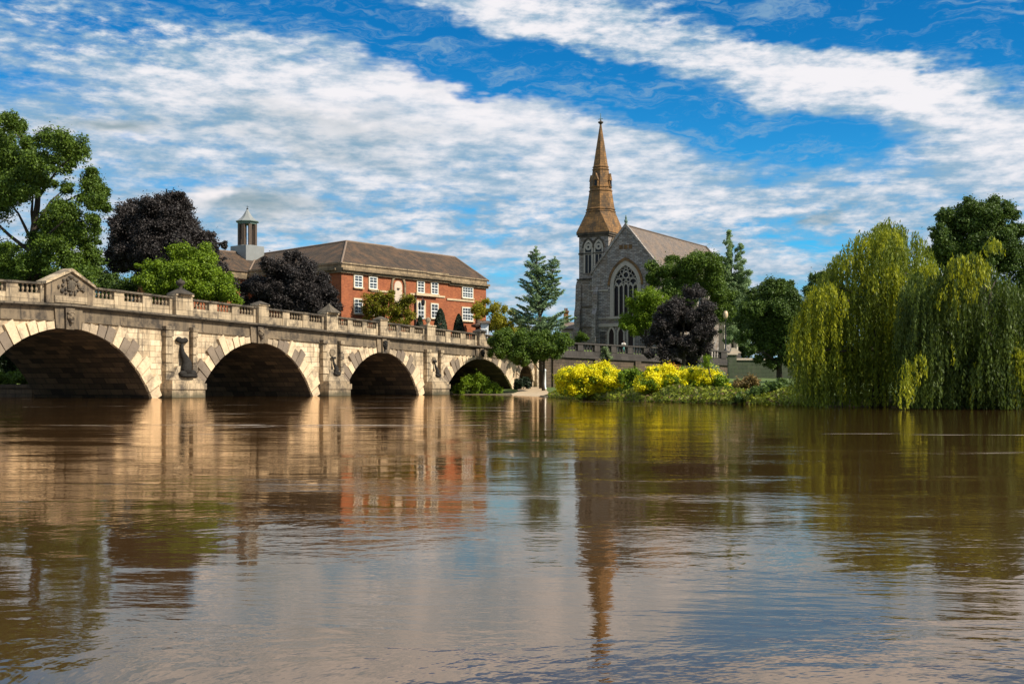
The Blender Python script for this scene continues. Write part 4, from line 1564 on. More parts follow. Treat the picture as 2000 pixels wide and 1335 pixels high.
def street_lamp(label, x, y_top, D, z0):
    p = at(x, y_top, D)
    root = thing('street_lamp', label, 'lamp', (p.x, D, z0))
    h = p.z - z0
    mb = MB()
    mb.lathe([(.32, 0), (.32, .3), (.2, .5), (.2, 1.4), (.11, 1.6), (.08, h - 1.7), (.14, h - 1.6), (.1, h - 1.45)], n=10)
    mb.build('pole', M['iron'], root, smooth=True)
    mb = MB()
    mb.lathe([(.18, h - 1.45), (.36, h - 1.1), (.42, h - .7), (.3, h - .25), (.06, h - .06)], n=12)
    mb.build('globe', M['cream'], root, smooth=True)
    mb = MB()
    mb.lathe([(.2, h - .2), (.22, h - .14), (.05, h - .03), (.02, h + .1)], n=10)
    mb.build('lamp_cap', M['iron'], root)


street_lamp('tall street lamp with a cream globe on a dark pole right of the purple tree', 1417, 605, 197.5, 5.6)


def urn_lamp():
    p = at(933, 652, 196)
    root = thing('lamp_standard', 'dark ornate lamp standard with a stepped column at the far end of the bridge', 'lamp', (p.x, p.y, 4.5))
    k = 196 / F

    def zz(y):
        return EYE + (HOR - y) * k - 4.5
    mb = MB()
    mb.lathe([(.5, 0), (.5, zz(650)), (.36, zz(646)), (.36, zz(640)), (1.0, zz(638)), (1.05, zz(634)), (.4, zz(632)), (.34, zz(622)), (.5, zz(620)), (.5, zz(618.5))], n=10)
    mb.build('column', M['timber'], root)
    mb = MB()
    mb.lathe([(.22, zz(618.5)), (.34, zz(614)), (.3, zz(613)), (.05, zz(609.5))], n=8)
    mb.build('lantern', M['iron'], root)


urn_lamp()


def bank_post():
    p = at(1064, 752, 168)
    g = hgt(p.x, p.y)
    root = thing('river_post', 'white painted round post standing on the sandy path by the bridge end', 'post', (p.x, p.y, g - .1))
    h = EYE + (HOR - 719) / F * 168 - g
    mb = MB()
    mb.lathe([(.24, 0), (.24, .25), (.17, .35), (.16, h - .3), (.2, h - .25), (.2, h - .12), (.12, h)], n=12)
    mb.build('shaft', M['whitewash'], root, smooth=True)


bank_post()


def build_person():
    D = 190.0
    p = at(1219, 668, D)
    g = hgt(p.x, D + 1.4)
    root = thing('person', 'person in a pale shirt with dark hair leaning on the river wall balustrade', 'person', (p.x, D + 1.1, g), R(10))
    me = bpy.data.meshes.new('body')
    J = [(0, .25, .95), (0, .12, 1.15), (0, -.05, 1.40), (0, -.12, 1.55), (0, -.18, 1.72),
         (-.20, -.05, 1.45), (-.30, -.15, 1.20), (-.12, -.42, 1.22), (-.04, -.48, 1.23),
         (.20, -.05, 1.45), (.30, -.15, 1.20), (.12, -.42, 1.22), (.04, -.48, 1.23),
         (-.10, .26, .90), (-.11, .16, .48), (-.12, .30, .06), (-.12, .14, .02),
         (.10, .26, .90), (.11, .16, .48), (.12, .30, .06), (.12, .14, .02)]
    E = [(0, 1), (1, 2), (2, 3), (3, 4), (2, 5), (5, 6), (6, 7), (7, 8), (2, 9), (9, 10), (10, 11), (11, 12), (0, 13), (13, 14), (14, 15), (15, 16), (0, 17), (17, 18), (18, 19), (19, 20)]
    Rr = [.15, .14, .16, .06, .10, .075, .05, .04, .035, .075, .05, .04, .035, .10, .065, .045, .04, .10, .065, .045, .04]
    me.from_pydata(J, E, [])
    body = bpy.data.objects.new('body', me)
    COL.objects.link(body)
    body.parent = root
    sk = body.modifiers.new('skin', 'SKIN')
    for v, r in zip(me.skin_vertices[0].data, Rr):
        v.radius = (r, r)
    me.skin_vertices[0].data[0].use_root = True
    body.modifiers.new('sub', 'SUBSURF').levels = 1
    body.modifiers['sub'].render_levels = 2
    me.materials.append(M['skin'])
    mb = MB()
    mb.tube([(0, .24, .98), (0, .12, 1.16), (0, -.04, 1.40), (0, -.10, 1.52)], [.17, .165, .19, .09], 12)
    for s in (-1, 1):
        mb.tube([(s * .12, -.04, 1.46), (s * .21, -.05, 1.45), (s * .30, -.14, 1.22), (s * .2, -.3, 1.21)], [.1, .09, .07, .055], 8)
    mb.build('shirt', M['cloth'], root, smooth=True)
    mb = MB()
    mb.tube([(0, .26, 1.0), (0, .27, .85)], [.17, .17], 10)
    for s in (-1, 1):
        mb.tube([(s * .10, .26, .9), (s * .11, .17, .48), (s * .12, .29, .1)], [.12, .085, .07], 8)
    mb.build('trousers', M['teal'], root, smooth=True)
    mb = MB()
    mb.ball((0, -.13, 1.77), (.118, .125, .115), 12, 8)
    mb.ball((0, -.06, 1.68), (.10, .09, .13), 10, 7)
    mb.build('hair', M['hair'], root, smooth=True)


build_person()


# ------------------------------------------------------------------ foliage
def leaf_object(name, C, N, size, mat, parent, aspect=0.62, T=None):
    n = len(C)
    N = N / (np.linalg.norm(N, axis=1, keepdims=True) + 1e-9)
    if T is None:
        T = RNG.normal(size=(n, 3))
    t1 = np.cross(N, T)
    t1 /= np.linalg.norm(t1, axis=1, keepdims=True) + 1e-9
    t2 = np.cross(N, t1)
    s = np.asarray(size)[:, None] * 0.5
    V = np.empty((n, 4, 3))
    V[:, 0] = C + t1 * s
    V[:, 1] = C + t2 * s * aspect
    V[:, 2] = C - t1 * s
    V[:, 3] = C - t2 * s * aspect
    me = bpy.data.meshes.new(name)
    me.vertices.add(n * 4)
    me.vertices.foreach_set('co', V.reshape(-1).astype(np.float32))
    me.loops.add(n * 4)
    me.loops.foreach_set('vertex_index', np.arange(n * 4, dtype=np.int32))
    me.polygons.add(n)
    me.polygons.foreach_set('loop_start', np.arange(0, n * 4, 4, dtype=np.int32))
    me.update(calc_edges=True)
    me.materials.append(mat)
    o = bpy.data.objects.new(name, me)
    COL.objects.link(o)
    if parent:
        o.parent = parent
        o.matrix_parent_inverse = Matrix.Translation(-Vector(parent.location))
    return o


def shell(c, r, n, inner=0.55, flat=1.0):
    d = RNG.normal(size=(n, 3))
    d /= np.linalg.norm(d, axis=1, keepdims=True)
    u = inner + (1 - inner) * RNG.random(n) ** 0.6
    rr = np.asarray(r, float)
    return np.asarray(c) + d * u[:, None] * rr, d


def crown_from_clumps(clumps, leaf, cover=1.25, up=0.35, rnd=0.75, aspect=.62):
    """clumps: list of (centre, radius or radii); leaves sit in shells round every centre"""
    leaf *= .74
    Cs, Ns, Ss = [], [], []
    fine = []
    for c, r in clumps:
        r = np.full(3, r) if np.isscalar(r) else np.asarray(r, float)
        k = 9 if r.mean() > leaf * 1.6 else 4
        for _ in range(k):
            d = RNG.normal(size=3)
            d /= np.linalg.norm(d)
            f = RNG.uniform(.30, .62)
            fine.append((np.asarray(c) + d * r * RNG.uniform(.25, .92), r * f))
    cover *= .9
    P = np.array([c for c, r in clumps])
    rad = np.array([np.mean(r) for c, r in clumps])
    for i in range(len(P)):
        near = np.argsort(np.linalg.norm(P - P[i], axis=1))[1:4]
        for j in near:
            if np.linalg.norm(P[i] - P[j]) > 2.4 * (rad[i] + rad[j]):
                continue
            n = int(.26 * cover * 4 * math.pi * rad[i] ** 2 / (0.5 * leaf * leaf * aspect) / 3)
            if n < 2:
                continue
            t = RNG.random((n, 1))
            d = RNG.normal(size=(n, 3))
            C = P[i] * (1 - t) + P[j] * t + d * rad[i] * .42
            Cs.append(C)
            Ns.append(d * .6 + np.array([0, 0, up]) + RNG.normal(size=(n, 3)) * rnd)
            Ss.append(leaf * RNG.uniform(.5, 1.2, n))
    for c, r in fine:
        rr = np.full(3, r) if np.isscalar(r) else np.asarray(r, float)
        area = 4 * math.pi * (rr[0] * rr[1] * rr[2]) ** (2 / 3)
        n = max(12, int(cover * area / (0.5 * leaf * leaf * aspect)))
        C, d = shell(c, rr, n, 0.3)
        jit = RNG.normal(size=C.shape) * (rr.mean() * 0.26)
        Cs.append(C + jit)
        Ns.append(d * 0.8 + np.array([0, 0, up]) + RNG.normal(size=C.shape) * rnd)
        Ss.append(leaf * RNG.uniform(.6, 1.35, n))
    return np.vstack(Cs), np.vstack(Ns), np.concatenate(Ss)


def dome_clumps(c, R3, n, rfrac=(.24, .4), lo=-0.6):
    out = []
    R3 = np.asarray(R3, float)
    while len(out) < n:
        d = RNG.normal(size=3)
        d /= np.linalg.norm(d)
        if d[2] < lo:
            continue
        u = RNG.uniform(.45, .80)
        r = R3.mean() * RNG.uniform(*rfrac)
        out.append((np.asarray(c) + d * R3 * u, (r, r, r * .85)))
    return out


def px_clumps(lst, D, spread, twin=0.6):
    """clumps given where they are seen in the photograph (x, y, radius), spread through the crown's own depth"""
    out = []
    k = D / F
    for it in lst:
        x, y, r = it[:3]
        dd = it[3] if len(it) > 3 else RNG.uniform(-spread, spread)
        p = at(x, y, D + dd)
        out.append((np.array(p), np.array((r * k, max(r * k, .8), r * k * .9))))
        if r > 14:
            for _ in range(2):
                a = RNG.uniform(0, 2 * math.pi)
                q = at(x + r * RNG.uniform(.85, 1.25) * math.cos(a), y + r * RNG.uniform(.8, 1.15) * math.sin(a), D + dd + RNG.uniform(-1, 1) * r * k)
                rs = r * k * RNG.uniform(.28, .45)
                out.append((np.array(q), np.array((rs * 1.25, rs * 1.25, rs * .8))))
        if RNG.random() < twin:
            d2 = RNG.uniform(-spread, spread) * 1.2
            p = at(x + RNG.uniform(-.3, .3) * r, y + RNG.uniform(-.2, .3) * r, D + d2)
            out.append((np.array(p), np.array((r * k * .8, max(r * k * .8, .8), r * k * .75))))
    return out


def limbs(mb, base, top, r0, targets, rnd, n_seg=5, lean=None):
    """tapered trunk from base to top with a limb to every target"""
    base, top = Vector(base), Vector(top)
    pts, rad = [], []
    for i in range(n_seg + 1):
        t = i / n_seg
        p = base.lerp(top, t) + Vector((rnd.uniform(-1, 1), rnd.uniform(-1, 1), 0)) * r0 * .5 * (0 < i < n_seg)
        pts.append(p)
        rad.append(r0 * (1.25 if i == 0 else 1 - .72 * t))
    mb.tube(pts, rad, 9)
    for tg in targets:
        tg = Vector(tg)
        t = min(max((tg.z - base.z) / max(top.z - base.z, .1) - .25, .3), .95)
        s = base.lerp(top, t)
        m = s.lerp(tg, .5) + Vector((0, 0, (tg - s).length * .10))
        r = r0 * (1 - .72 * t) * .55
        mb.tube([s, s.lerp(m, .5) + Vector((rnd.uniform(-.2, .2), rnd.uniform(-.2, .2), 0)), m, tg], [r, r * .8, r * .55, r * .15], 6)


def tree(name, label, clumps, mat, base, top, r0, leaf=.36, cover=1.25, cat='tree', group=None, nl=9, up=.35, rnd_n=.75, parts=('trunk', 'crown'), aspect=.62):
    base = Vector(base)
    root = thing(name, label, cat, tuple(base), 0, group)
    rr = random.Random(len(clumps) * 7 + int(base.y))
    mb = MB()
    tg = [c for c, r in rr.sample(clumps, min(nl, len(clumps)))]
    limbs(mb, (0, 0, -.3), Vector(top) - base, r0, [Vector(t) - base for t in tg], rr)
    mb.build(parts[0], M['bark'], root, smooth=True)
    C, N, S = crown_from_clumps(clumps, leaf, cover, up, rnd_n, aspect)
    leaf_object(parts[1], C, N, S, mat, root, aspect)
    return root


def ground_base(x, D):
    X = (x - 1000) / F * D
    return (X, D, hgt(X, D))


# --- trees beyond the bridge, left
lt = [(12, 235, 22), (35, 250, 18), (8, 290, 34), (58, 285, 20), (70, 318, 26), (100, 275, 26), (130, 280, 32), (150, 305, 20), (118, 315, 26), (30, 330, 36), (75, 350, 24), (10, 370, 36), (50, 372, 22),
      (178, 362, 26), (200, 372, 15), (190, 395, 22), (165, 385, 14), (130, 365, 14), (118, 405, 24), (95, 425, 26), (140, 420, 22), (120, 450, 32), (80, 465, 28), (150, 455, 20),
      (182, 430, 18), (190, 450, 12), (170, 470, 22), (100, 495, 34), (60, 505, 30), (20, 515, 36), (145, 505, 28), (175, 500, 24), (185, 530, 18), (125, 540, 36), (70, 545, 36), (20, 555, 40), (160, 545, 30), (-20, 330, 50), (-30, 420, 50), (-25, 520, 50), (8, 395, 18)]
tree('broadleaf_tree', 'tall open crowned green tree with forked dark limbs at the left end of the bridge', px_clumps(lt, 135, 5), M['l_mid'],
     ground_base(35, 135), at(78, 330, 135), .75, leaf=.36, cover=1.0, nl=14, rnd_n=.85)
b = at(317, 475, 157)
tree('copper_beech', 'large dome shaped dark purple copper beech rising behind the round green tree',
     dome_clumps((b.x, b.y, b.z - .6), (7.9, 7.0, 6.9), 110, (.15, .26)) + px_clumps([(225, 510, 26), (215, 545, 24), (330, 395, 22), (300, 400, 20), (270, 420, 24), (350, 400, 20), (410, 480, 24), (425, 520, 18), (240, 470, 22)], 157, 3),
     M['l_purple'], ground_base(320, 157), at(320, 440, 157), .7, leaf=.36, cover=1.15)
b = at(365, 545, 146)
tree('round_tree', 'bright green rounded tree leaning over the bridge parapet before the copper beech',
     dome_clumps((b.x, b.y, b.z - .3), (5.7, 4.2, 4.3), 95, (.15, .25)) + px_clumps([(440, 575, 24), (300, 560, 26), (290, 525, 18), (400, 500, 22), (355, 490, 20), (460, 590, 14)], 146, 2),
     M['l_bright'], ground_base(368, 146), at(365, 520, 146), .45, leaf=.34, cover=1.2)
b = at(572, 560, 168)
tree('copper_beech', 'small dark purple beech standing against the shaded brick wing',
     dome_clumps((b.x, b.y, b.z - .8), (5.6, 3.6, 4.8), 90, (.16, .28)) + px_clumps([(478, 560, 16), (468, 588, 16), (455, 552, 11), (490, 600, 16), (520, 560, 24), (560, 590, 30), (610, 590, 28), (510, 600, 20), (645, 575, 16), (652, 600, 14), (648, 622, 12), (636, 545, 12), (590, 610, 24), (530, 520, 18), (570, 503, 16), (600, 520, 18), (630, 570, 18), (640, 600, 14), (500, 565, 20), (490, 590, 16)], 168, 1.5),
     M['l_purple'], ground_base(572, 168), at(572, 530, 168), .4, leaf=.34, cover=1.2)
bg = [(-20, 560, 50), (60, 570, 40), (140, 570, 36), (210, 570, 30), (250, 565, 30)]
tree('garden_tree', 'dark low tree filling the gap between the tall left tree and the beech', px_clumps(bg, 150, 3), M['l_dark'], ground_base(200, 150), at(205, 560, 150), .35, leaf=.38)

# --- in front of the brick building
cr = [(730, 592, 14), (750, 594, 14), (768, 600, 12), (782, 604, 12), (742, 612, 13), (725, 610, 12), (770, 612, 12), (800, 622, 10), (795, 596, 10), (760, 630, 12), (722, 585, 15), (742, 580, 16), (760, 583, 12), (715, 605, 10), (735, 600, 12), (755, 610, 14), (790, 590, 15), (798, 610, 14), (775, 620, 12), (745, 625, 14), (790, 630, 14), (802, 585, 10), (765, 572, 8), (720, 622, 10), (775, 596, 7)]
tree('wall_creeper', 'yellow green creeper spread over the brick front around the niche', px_clumps(cr, 176.5, .5, .3), M['l_creeper'], (-16.8, 178.0, 5.0), at(760, 590, 178.5), .16, leaf=.34, cover=.6, cat='climbing plant', nl=10)


def topiary(x, y0, hw, label):
    D = 178 + (x - 820) * .18
    p = at(x, y0, D)
    g = 5.0
    root = thing('topiary_cone', label, 'shrub', (p.x, D, g), 0, 'clipped yew cones before the brick front')
    h = p.z - g
    n = 2600
    t = RNG.random(n) ** .8
    a = RNG.random(n) * 2 * math.pi
    prof = np.clip((1 - t) ** .55, .03, 1) * hw / F * D * 1.5
    C = np.column_stack([p.x + prof * np.cos(a), D + prof * np.sin(a), g + t * h])
    N = np.column_stack([np.cos(a), np.sin(a), np.full(n, .4)]) + RNG.normal(size=(n, 3)) * .45
    mb = MB()
    mb.tube([(0, 0, -.3), (0, 0, h * .8)], [.14, .03], 7)
    mb.build('stem', M['bark'], root)
    leaf_object('foliage', C, N, RNG.uniform(.25, .5, n), M['l_topiary'], root)


topiary(860, 603, 15, 'tallest dark clipped yew cone in front of the brick wall')
topiary(896, 614, 13, 'dark clipped yew cone below the wide right hand sash window')
topiary(820, 618, 10, 'short dark clipped yew under the doorway lantern of the brick building')
gd = [(935, 600, 14), (945, 608, 12), (932, 618, 8), (965, 602, 12), (972, 620, 16), (985, 640, 15), (960, 640, 15), (1000, 655, 16), (1025, 645, 10), (985, 605, 9), (950, 588, 7), (1010, 625, 10), (1000, 610, 8)]
tree('golden_tree', 'golden yellow leaved tree at the right corner of the brick building', px_clumps(gd, 190, 2), M['l_gold'], ground_base(965, 190), at(968, 615, 190), .28, leaf=.36, cover=.9)

# --- around the bridge end
ef = [(1010, 705, 9), (1030, 704, 9), (1022, 712, 6), (972, 655, 12), (980, 690, 13), (1000, 695, 12), (1018, 690, 14), (1020, 652, 14), (1062, 655, 14), (1090, 662, 14), (1050, 685, 14), (1075, 683, 14), (1100, 670, 14), (990, 648, 12), (965, 668, 14), (985, 672, 16), (1005, 680, 16), (960, 690, 8), (1025, 668, 18), (1045, 660, 15), (1035, 688, 14), (1060, 675, 18), (1080, 668, 16), (1095, 680, 14), (1110, 668, 9), (1065, 695, 10), (1085, 692, 10), (1045, 700, 8), (975, 655, 10), (1000, 662, 12), (1105, 658, 8)]
tree('lime_tree', 'low spreading green tree hiding the end of the bridge below the conifer', px_clumps(ef, 160, 2.5), M['l_mid'], ground_base(1062, 160), at(1062, 672, 160), .22, leaf=.34, cover=1.3, up=.8)


def build_conifer():
    D = 170
    base = Vector(ground_base(1058, D))
    root = thing('conifer', 'open blue green conifer with drooping tiers standing between brick building and church', 'tree', tuple(base))
    tp = at(1047, 480, D)
    tp2 = at(1084, 500, D)
    rr = random.Random(4)
    mb = MB()
    mb.tube([(0, 0, -.3), Vector(at(1056, 640, D)) - base, Vector(at(1050, 560, D)) - base, tp - base], [.38, .3, .17, .03], 8)
    mb.tube([Vector(at(1054, 620, D)) - base, Vector(at(1074, 570, D)) - base, tp2 - base], [.18, .12, .03], 7)
    Cs, Ns, Ss = [], [], []
    k = D / F

    def branch(x0, y0, x1, y1, dd, wd):
        a, b = at(x0, y0, D), at(x1, y1, D + dd)
        L = (b - a).length
        mid = a.lerp(b, .55) - Vector((0, 0, .12 * L))
        mb.tube([a - base, mid - base, b - base], [.07, .05, .015], 5)
        n = int(76 * L) + 26
        for t in np.sqrt(RNG.random(n)):
            p = (a.lerp(mid, t / .55) if t < .55 else mid.lerp(b, (t - .55) / .45))
            w = wd * (1.1 - t * .75)
            Cs.append((p.x + rr.gauss(0, w), p.y + rr.gauss(0, w), p.z + rr.gauss(0, w * .45) - .1))
            Ns.append((rr.gauss(0, .6), rr.gauss(0, .6), 1.0))
            Ss.append(rr.uniform(.14, .36))
    for i in range(150):
        t = rr.random() ** .8
        y = 488 + 165 * t
        half = (7 + 60 * min(t, 1) ** .7) * (1 if y < 640 else .7)
        ang = rr.uniform(0, 2 * math.pi)
        ln = half * rr.uniform(.35, 1.2)
        x0 = 1047 + 9 * t
        branch(x0, y, x0 + math.cos(ang) * ln, y - rr.uniform(-2, 22) * (.4 + t), math.sin(ang) * ln * k, rr.uniform(.2, .42))
    for y in range(508, 575, 7):
        t = (y - 498) / 70
        for j in range(4):
            ang = rr.uniform(0, 2 * math.pi)
            ln = (6 + 22 * t) * rr.uniform(.7, 1.1)
            branch(1084 - 10 * t, y, 1084 - 10 * t + math.cos(ang) * ln, y + rr.uniform(-10, 2), math.sin(ang) * ln * k, .26)
    for _ in range(160):
        for tt in (tp, tp2):
            q = rr.random()
            Cs.append((tt.x + rr.gauss(0, .08 + .25 * q), tt.y + rr.gauss(0, .08 + .25 * q), tt.z - q * 2.2))
            Ns.append((rr.gauss(0, .6), rr.gauss(0, .6), 1.0))
            Ss.append(rr.uniform(.16, .34))
    mb.build('trunk', M['bark'], root, smooth=True)
    leaf_object('crown', np.array(Cs), np.array(Ns), np.array(Ss), M['l_cedar'], root, .5)


build_conifer()

# --- before and beside the church
ch = [(1290, 530, 22), (1315, 535, 26), (1340, 520, 24), (1365, 512, 24), (1390, 520, 22), (1400, 545, 24), (1345, 555, 30), (1305, 560, 22), (1375, 560, 30), (1275, 550, 14), (1355, 505, 12), (1410, 575, 24), (1330, 580, 26), (1415, 610, 22)]
tree('broadleaf_tree', 'spreading mid green tree covering the eaves of the church roof', px_clumps(ch, 200, 3), M['l_mid'], ground_base(1350, 200), at(1350, 540, 200), .4, leaf=.4, cover=1.15)
yl = [(1260, 580, 18), (1245, 600, 20), (1275, 590, 20), (1290, 610, 22), (1230, 625, 16), (1218, 636, 9), (1255, 625, 22), (1240, 645, 12), (1280, 635, 22), (1270, 570, 12), (1300, 590, 14)]
tree('round_tree', 'yellow green tree in front of the great church window', px_clumps(yl, 196, 2), M['l_bright'], ground_base(1262, 196), at(1262, 605, 196), .3, leaf=.36, cover=1.15)
pb = at(1333, 645, 176)
tree('copper_beech', 'low dark purple beech overhanging the river wall before the church',
     dome_clumps((pb.x, pb.y, pb.z), (5.1, 3.8, 5.2), 90, (.15, .27), -.9) + px_clumps([(1345, 575, 16), (1365, 570, 14), (1310, 600, 18), (1375, 600, 18), (1388, 622, 12), (1280, 640, 16), (1270, 665, 14), (1300, 690, 18), (1350, 695, 20), (1378, 680, 16), (1386, 650, 12), (1320, 712, 12), (1270, 690, 10)], 176, 2),
     M['l_purple'], ground_base(1335, 176), at(1335, 600, 176), .32, leaf=.34, cover=1.15)


def build_birch():
    D = 205
    base = Vector(ground_base(1432, D))
    cl = [(1424, 470, 6), (1427, 485, 8), (1428, 500, 9), (1446, 482, 6), (1446, 497, 8), (1430, 520, 13), (1448, 515, 11), (1418, 525, 10), (1440, 540, 18), (1415, 550, 14), (1455, 550, 12), (1435, 570, 20), (1412, 580, 14), (1455, 580, 12), (1430, 600, 22), (1450, 615, 14), (1412, 620, 14), (1435, 640, 18), (1425, 462, 4), (1442, 600, 18), (1400, 600, 14), (1450, 560, 12), (1405, 560, 12), (1395, 625, 12), (1440, 660, 14), (1428, 620, 20), (1426, 645, 16), (1446, 640, 18), (1422, 665, 10), (1455, 665, 12)]
    cl = [c for c in cl if c[1] > 535]
    rr = random.Random(9)
    for (xa, ya, xb, yb) in ((1424, 457, 1430, 590), (1447, 476, 1441, 590), (1424, 500, 1405, 590)):
        y = ya
        while y < yb:
            t = (y - ya) / (yb - ya)
            for _ in range(2):
                cl.append((xa + (xb - xa) * t + rr.gauss(0, 2 + 10 * t), y + rr.uniform(-4, 4), rr.uniform(2.5, 5) + 5 * t))
            y += 5.5
    tree('birch_tree', 'tall feathery grey green birch behind the street lamp', px_clumps(cl, D, 1.5), M['l_birch'], base, at(1428, 480, D), .2, leaf=.27, cover=.62)


build_birch()
mp = [(1495, 565, 16), (1515, 558, 16), (1535, 565, 16), (1475, 580, 16), (1550, 580, 14), (1465, 605, 16), (1495, 595, 22), (1525, 595, 24), (1555, 605, 16), (1470, 635, 18), (1505, 630, 26), (1540, 635, 22), (1480, 660, 18), (1515, 665, 24), (1550, 665, 16), (1470, 685, 12), (1500, 690, 14), (1535, 690, 16), (1565, 640, 14), (1560, 690, 12), (1455, 650, 10), (1520, 705, 10), (1550, 712, 8), (1498, 708, 8), (1455, 625, 16), (1448, 660, 12), (1450, 600, 12), (1478, 610, 22), (1495, 640, 24), (1530, 660, 24), (1560, 625, 18), (1565, 665, 16), (1575, 690, 14), (1540, 705, 12), (1510, 715, 8), (1480, 700, 12), (1515, 575, 22), (1540, 585, 20)]
tree('maple_tree', 'dense dark green maple with straight dark trunk before the low mossy wall', px_clumps(mp, 118, 2.0), M['l_dark'], ground_base(1523, 118), at(1520, 600, 118), .3, leaf=.26, cover=1.3)
bt = at(1905, 470, 88)
tree('chestnut_tree', 'round topped dark green tree rising behind the two willows',
     dome_clumps((bt.x, bt.y, bt.z - .4), (3.8, 3.2, 3.4), 95, (.14, .24)) + px_clumps([(1850, 420, 18), (1895, 400, 18), (1940, 400, 20), (1970, 415, 18), (1835, 455, 16), (1840, 490, 16), (1990, 450, 16), (1870, 510, 20), (1920, 510, 22), (1985, 500, 24), (2010, 540, 40), (1890, 560, 34), (1950, 590, 36), (1850, 575, 28), (2010, 620, 40), (1900, 630, 34)], 88, 2),
     M['l_dark'], ground_base(1905, 88), at(1905, 440, 88), .25, leaf=.23, cover=1.1)
sm = [(1590, 545, 14), (1605, 540, 12), (1615, 560, 18), (1580, 565, 14), (1600, 590, 24), (1640, 580, 24), (1590, 625, 24), (1640, 640, 30), (1600, 670, 26)]
tree('broadleaf_tree', 'small dark tree top showing above the left edge of the willow', px_clumps(sm, 130, 2), M['l_dark'], ground_base(1605, 130), at(1605, 570, 130), .25, leaf=.3, cover=1.2)
for i, (x, y, D, lab) in enumerate([(1462, 668, 255, 'distant dark tree behind the street lamp'), (1530, 640, 250, 'distant dark tree behind the maple'), (1020, 655, 250, 'distant dark tree glimpsed beneath the conifer')]):
    q = at(x, y, D)
    tree('background_tree', lab, dome_clumps((q.x, q.y, q.z), (8.5 if i < 2 else 3.5, 3, 5.5 if i < 2 else 2.2), 34 if i < 2 else 26, (.22, .34)), M['l_dark'], (q.x, q.y, 5.0), (q.x, q.y, q.z + 1), .3, leaf=.5, cover=1.0, group='dark trees far behind the church garden')


# --- weeping willows
def willow(label, D, base_x, tips, n_each, seed, dome, trunk_top, tall, leafm):
    base = Vector(ground_base(base_x, D))
    root = thing('weeping_willow', label, 'tree', tuple(base), 0, 'weeping willows trailing in the river')
    rr = np.random.default_rng(seed)
    rnd = random.Random(seed)
    k = D / F
    mb = MB()
    Cs, Ns, Ss, Ts, Gs = [], [], [], [], []
    tg = []
    floor_z = 0.05
    for tip in tips:
        x, y, ln, wd = tip[:4]
        gold = len(tip) > 4
        #            # a hanging bough: where its top is seen, how far it hangs, how wide it spreads
        dd = rr.uniform(-dome, dome) if not gold else -dome * rr.uniform(.8, 1.1)
        top = np.array(at(x, y, D + dd))
        tg.append(Vector(top))
        m = int(n_each * wd / 22)
        outw = np.array([top[0] - base.x, top[1] - base.y, 0])
        outw /= np.linalg.norm(outw) + 1e-6
        for _ in range(m):
            a = rr.uniform(0, 2 * math.pi)
            rad = wd * k * rr.uniform(0, 1) ** .7
            start = top + np.array([math.cos(a) * rad, math.sin(a) * rad, -rad * rad * .35 / max(wd * k, .1) + rr.normal(0, .12)])
            L = ln * k * rr.uniform(.55, 1.12)
            L = min(L, start[2] - floor_z)
            if L < .25:
                continue
            nl = int(L / .062) + 3
            t = (np.arange(nl) + rr.random(nl)) / nl
            bow = np.array([math.cos(a), math.sin(a), 0]) * .30 + outw * .15
            p = start + bow * (1 - np.exp(-3 * t))[:, None] - np.array([0, 0, 1]) * (t * L)[:, None]
            p += rr.normal(size=p.shape) * np.array([.045, .045, .04])
            Gs.append(np.full(nl, gold if rr.random() < .75 else rr.random() < (.05 if 'dark' in leafm.name or 'shaded' in leafm.name else .18)))
            Cs.append(p)
            Ts.append(np.column_stack([rr.normal(0, .3, nl), rr.normal(0, .3, nl), np.full(nl, -1.0)]))
            Ns.append(np.column_stack([bow[0] * 2 + rr.normal(0, .55, nl), bow[1] * 2 + rr.normal(0, .55, nl), np.abs(rr.normal(.35, .3, nl)) * (1.2 - t)]))
            Ss.append(rr.uniform(.11, .26, nl))
    limbs(mb, (0, 0, -.3), Vector(trunk_top) - base, .42, [t - base for t in rnd.sample(tg, min(16, len(tg)))], rnd)
    mb.build('trunk', M['bark'], root, smooth=True)
    C, N, S, T = np.vstack(Cs), np.vstack(Ns), np.concatenate(Ss), np.vstack(Ts)
    # leaf blades lie along the hanging shoot
    T = T / np.linalg.norm(T, axis=1, keepdims=True)
    N = N - T * np.sum(N * T, axis=1, keepdims=True)
    side = np.cross(N, T)
    G = np.concatenate(Gs)
    leaf_object('crown', C[~G], N[~G], S[~G], leafm, root, .30, T=side[~G])
    leaf_object('sunlit_young_sprays', C[G], N[G], S[G], M['l_willow_gold'], root, .30, T=side[G])  # boughs coloured as sunlit, apart from the rest of the crown
    return root


rw = random.Random(21)
tips = []


def env_left(x):                             # top outline of the left willow
    pts = [(1552, 640), (1565, 600), (1590, 560), (1630, 510), (1660, 470), (1700, 445), (1735, 430), (1770, 440), (1800, 465), (1815, 500), (1840, 520), (1860, 560)]
    return float(np.interp(x, [p[0] for p in pts], [p[1] for p in pts]))


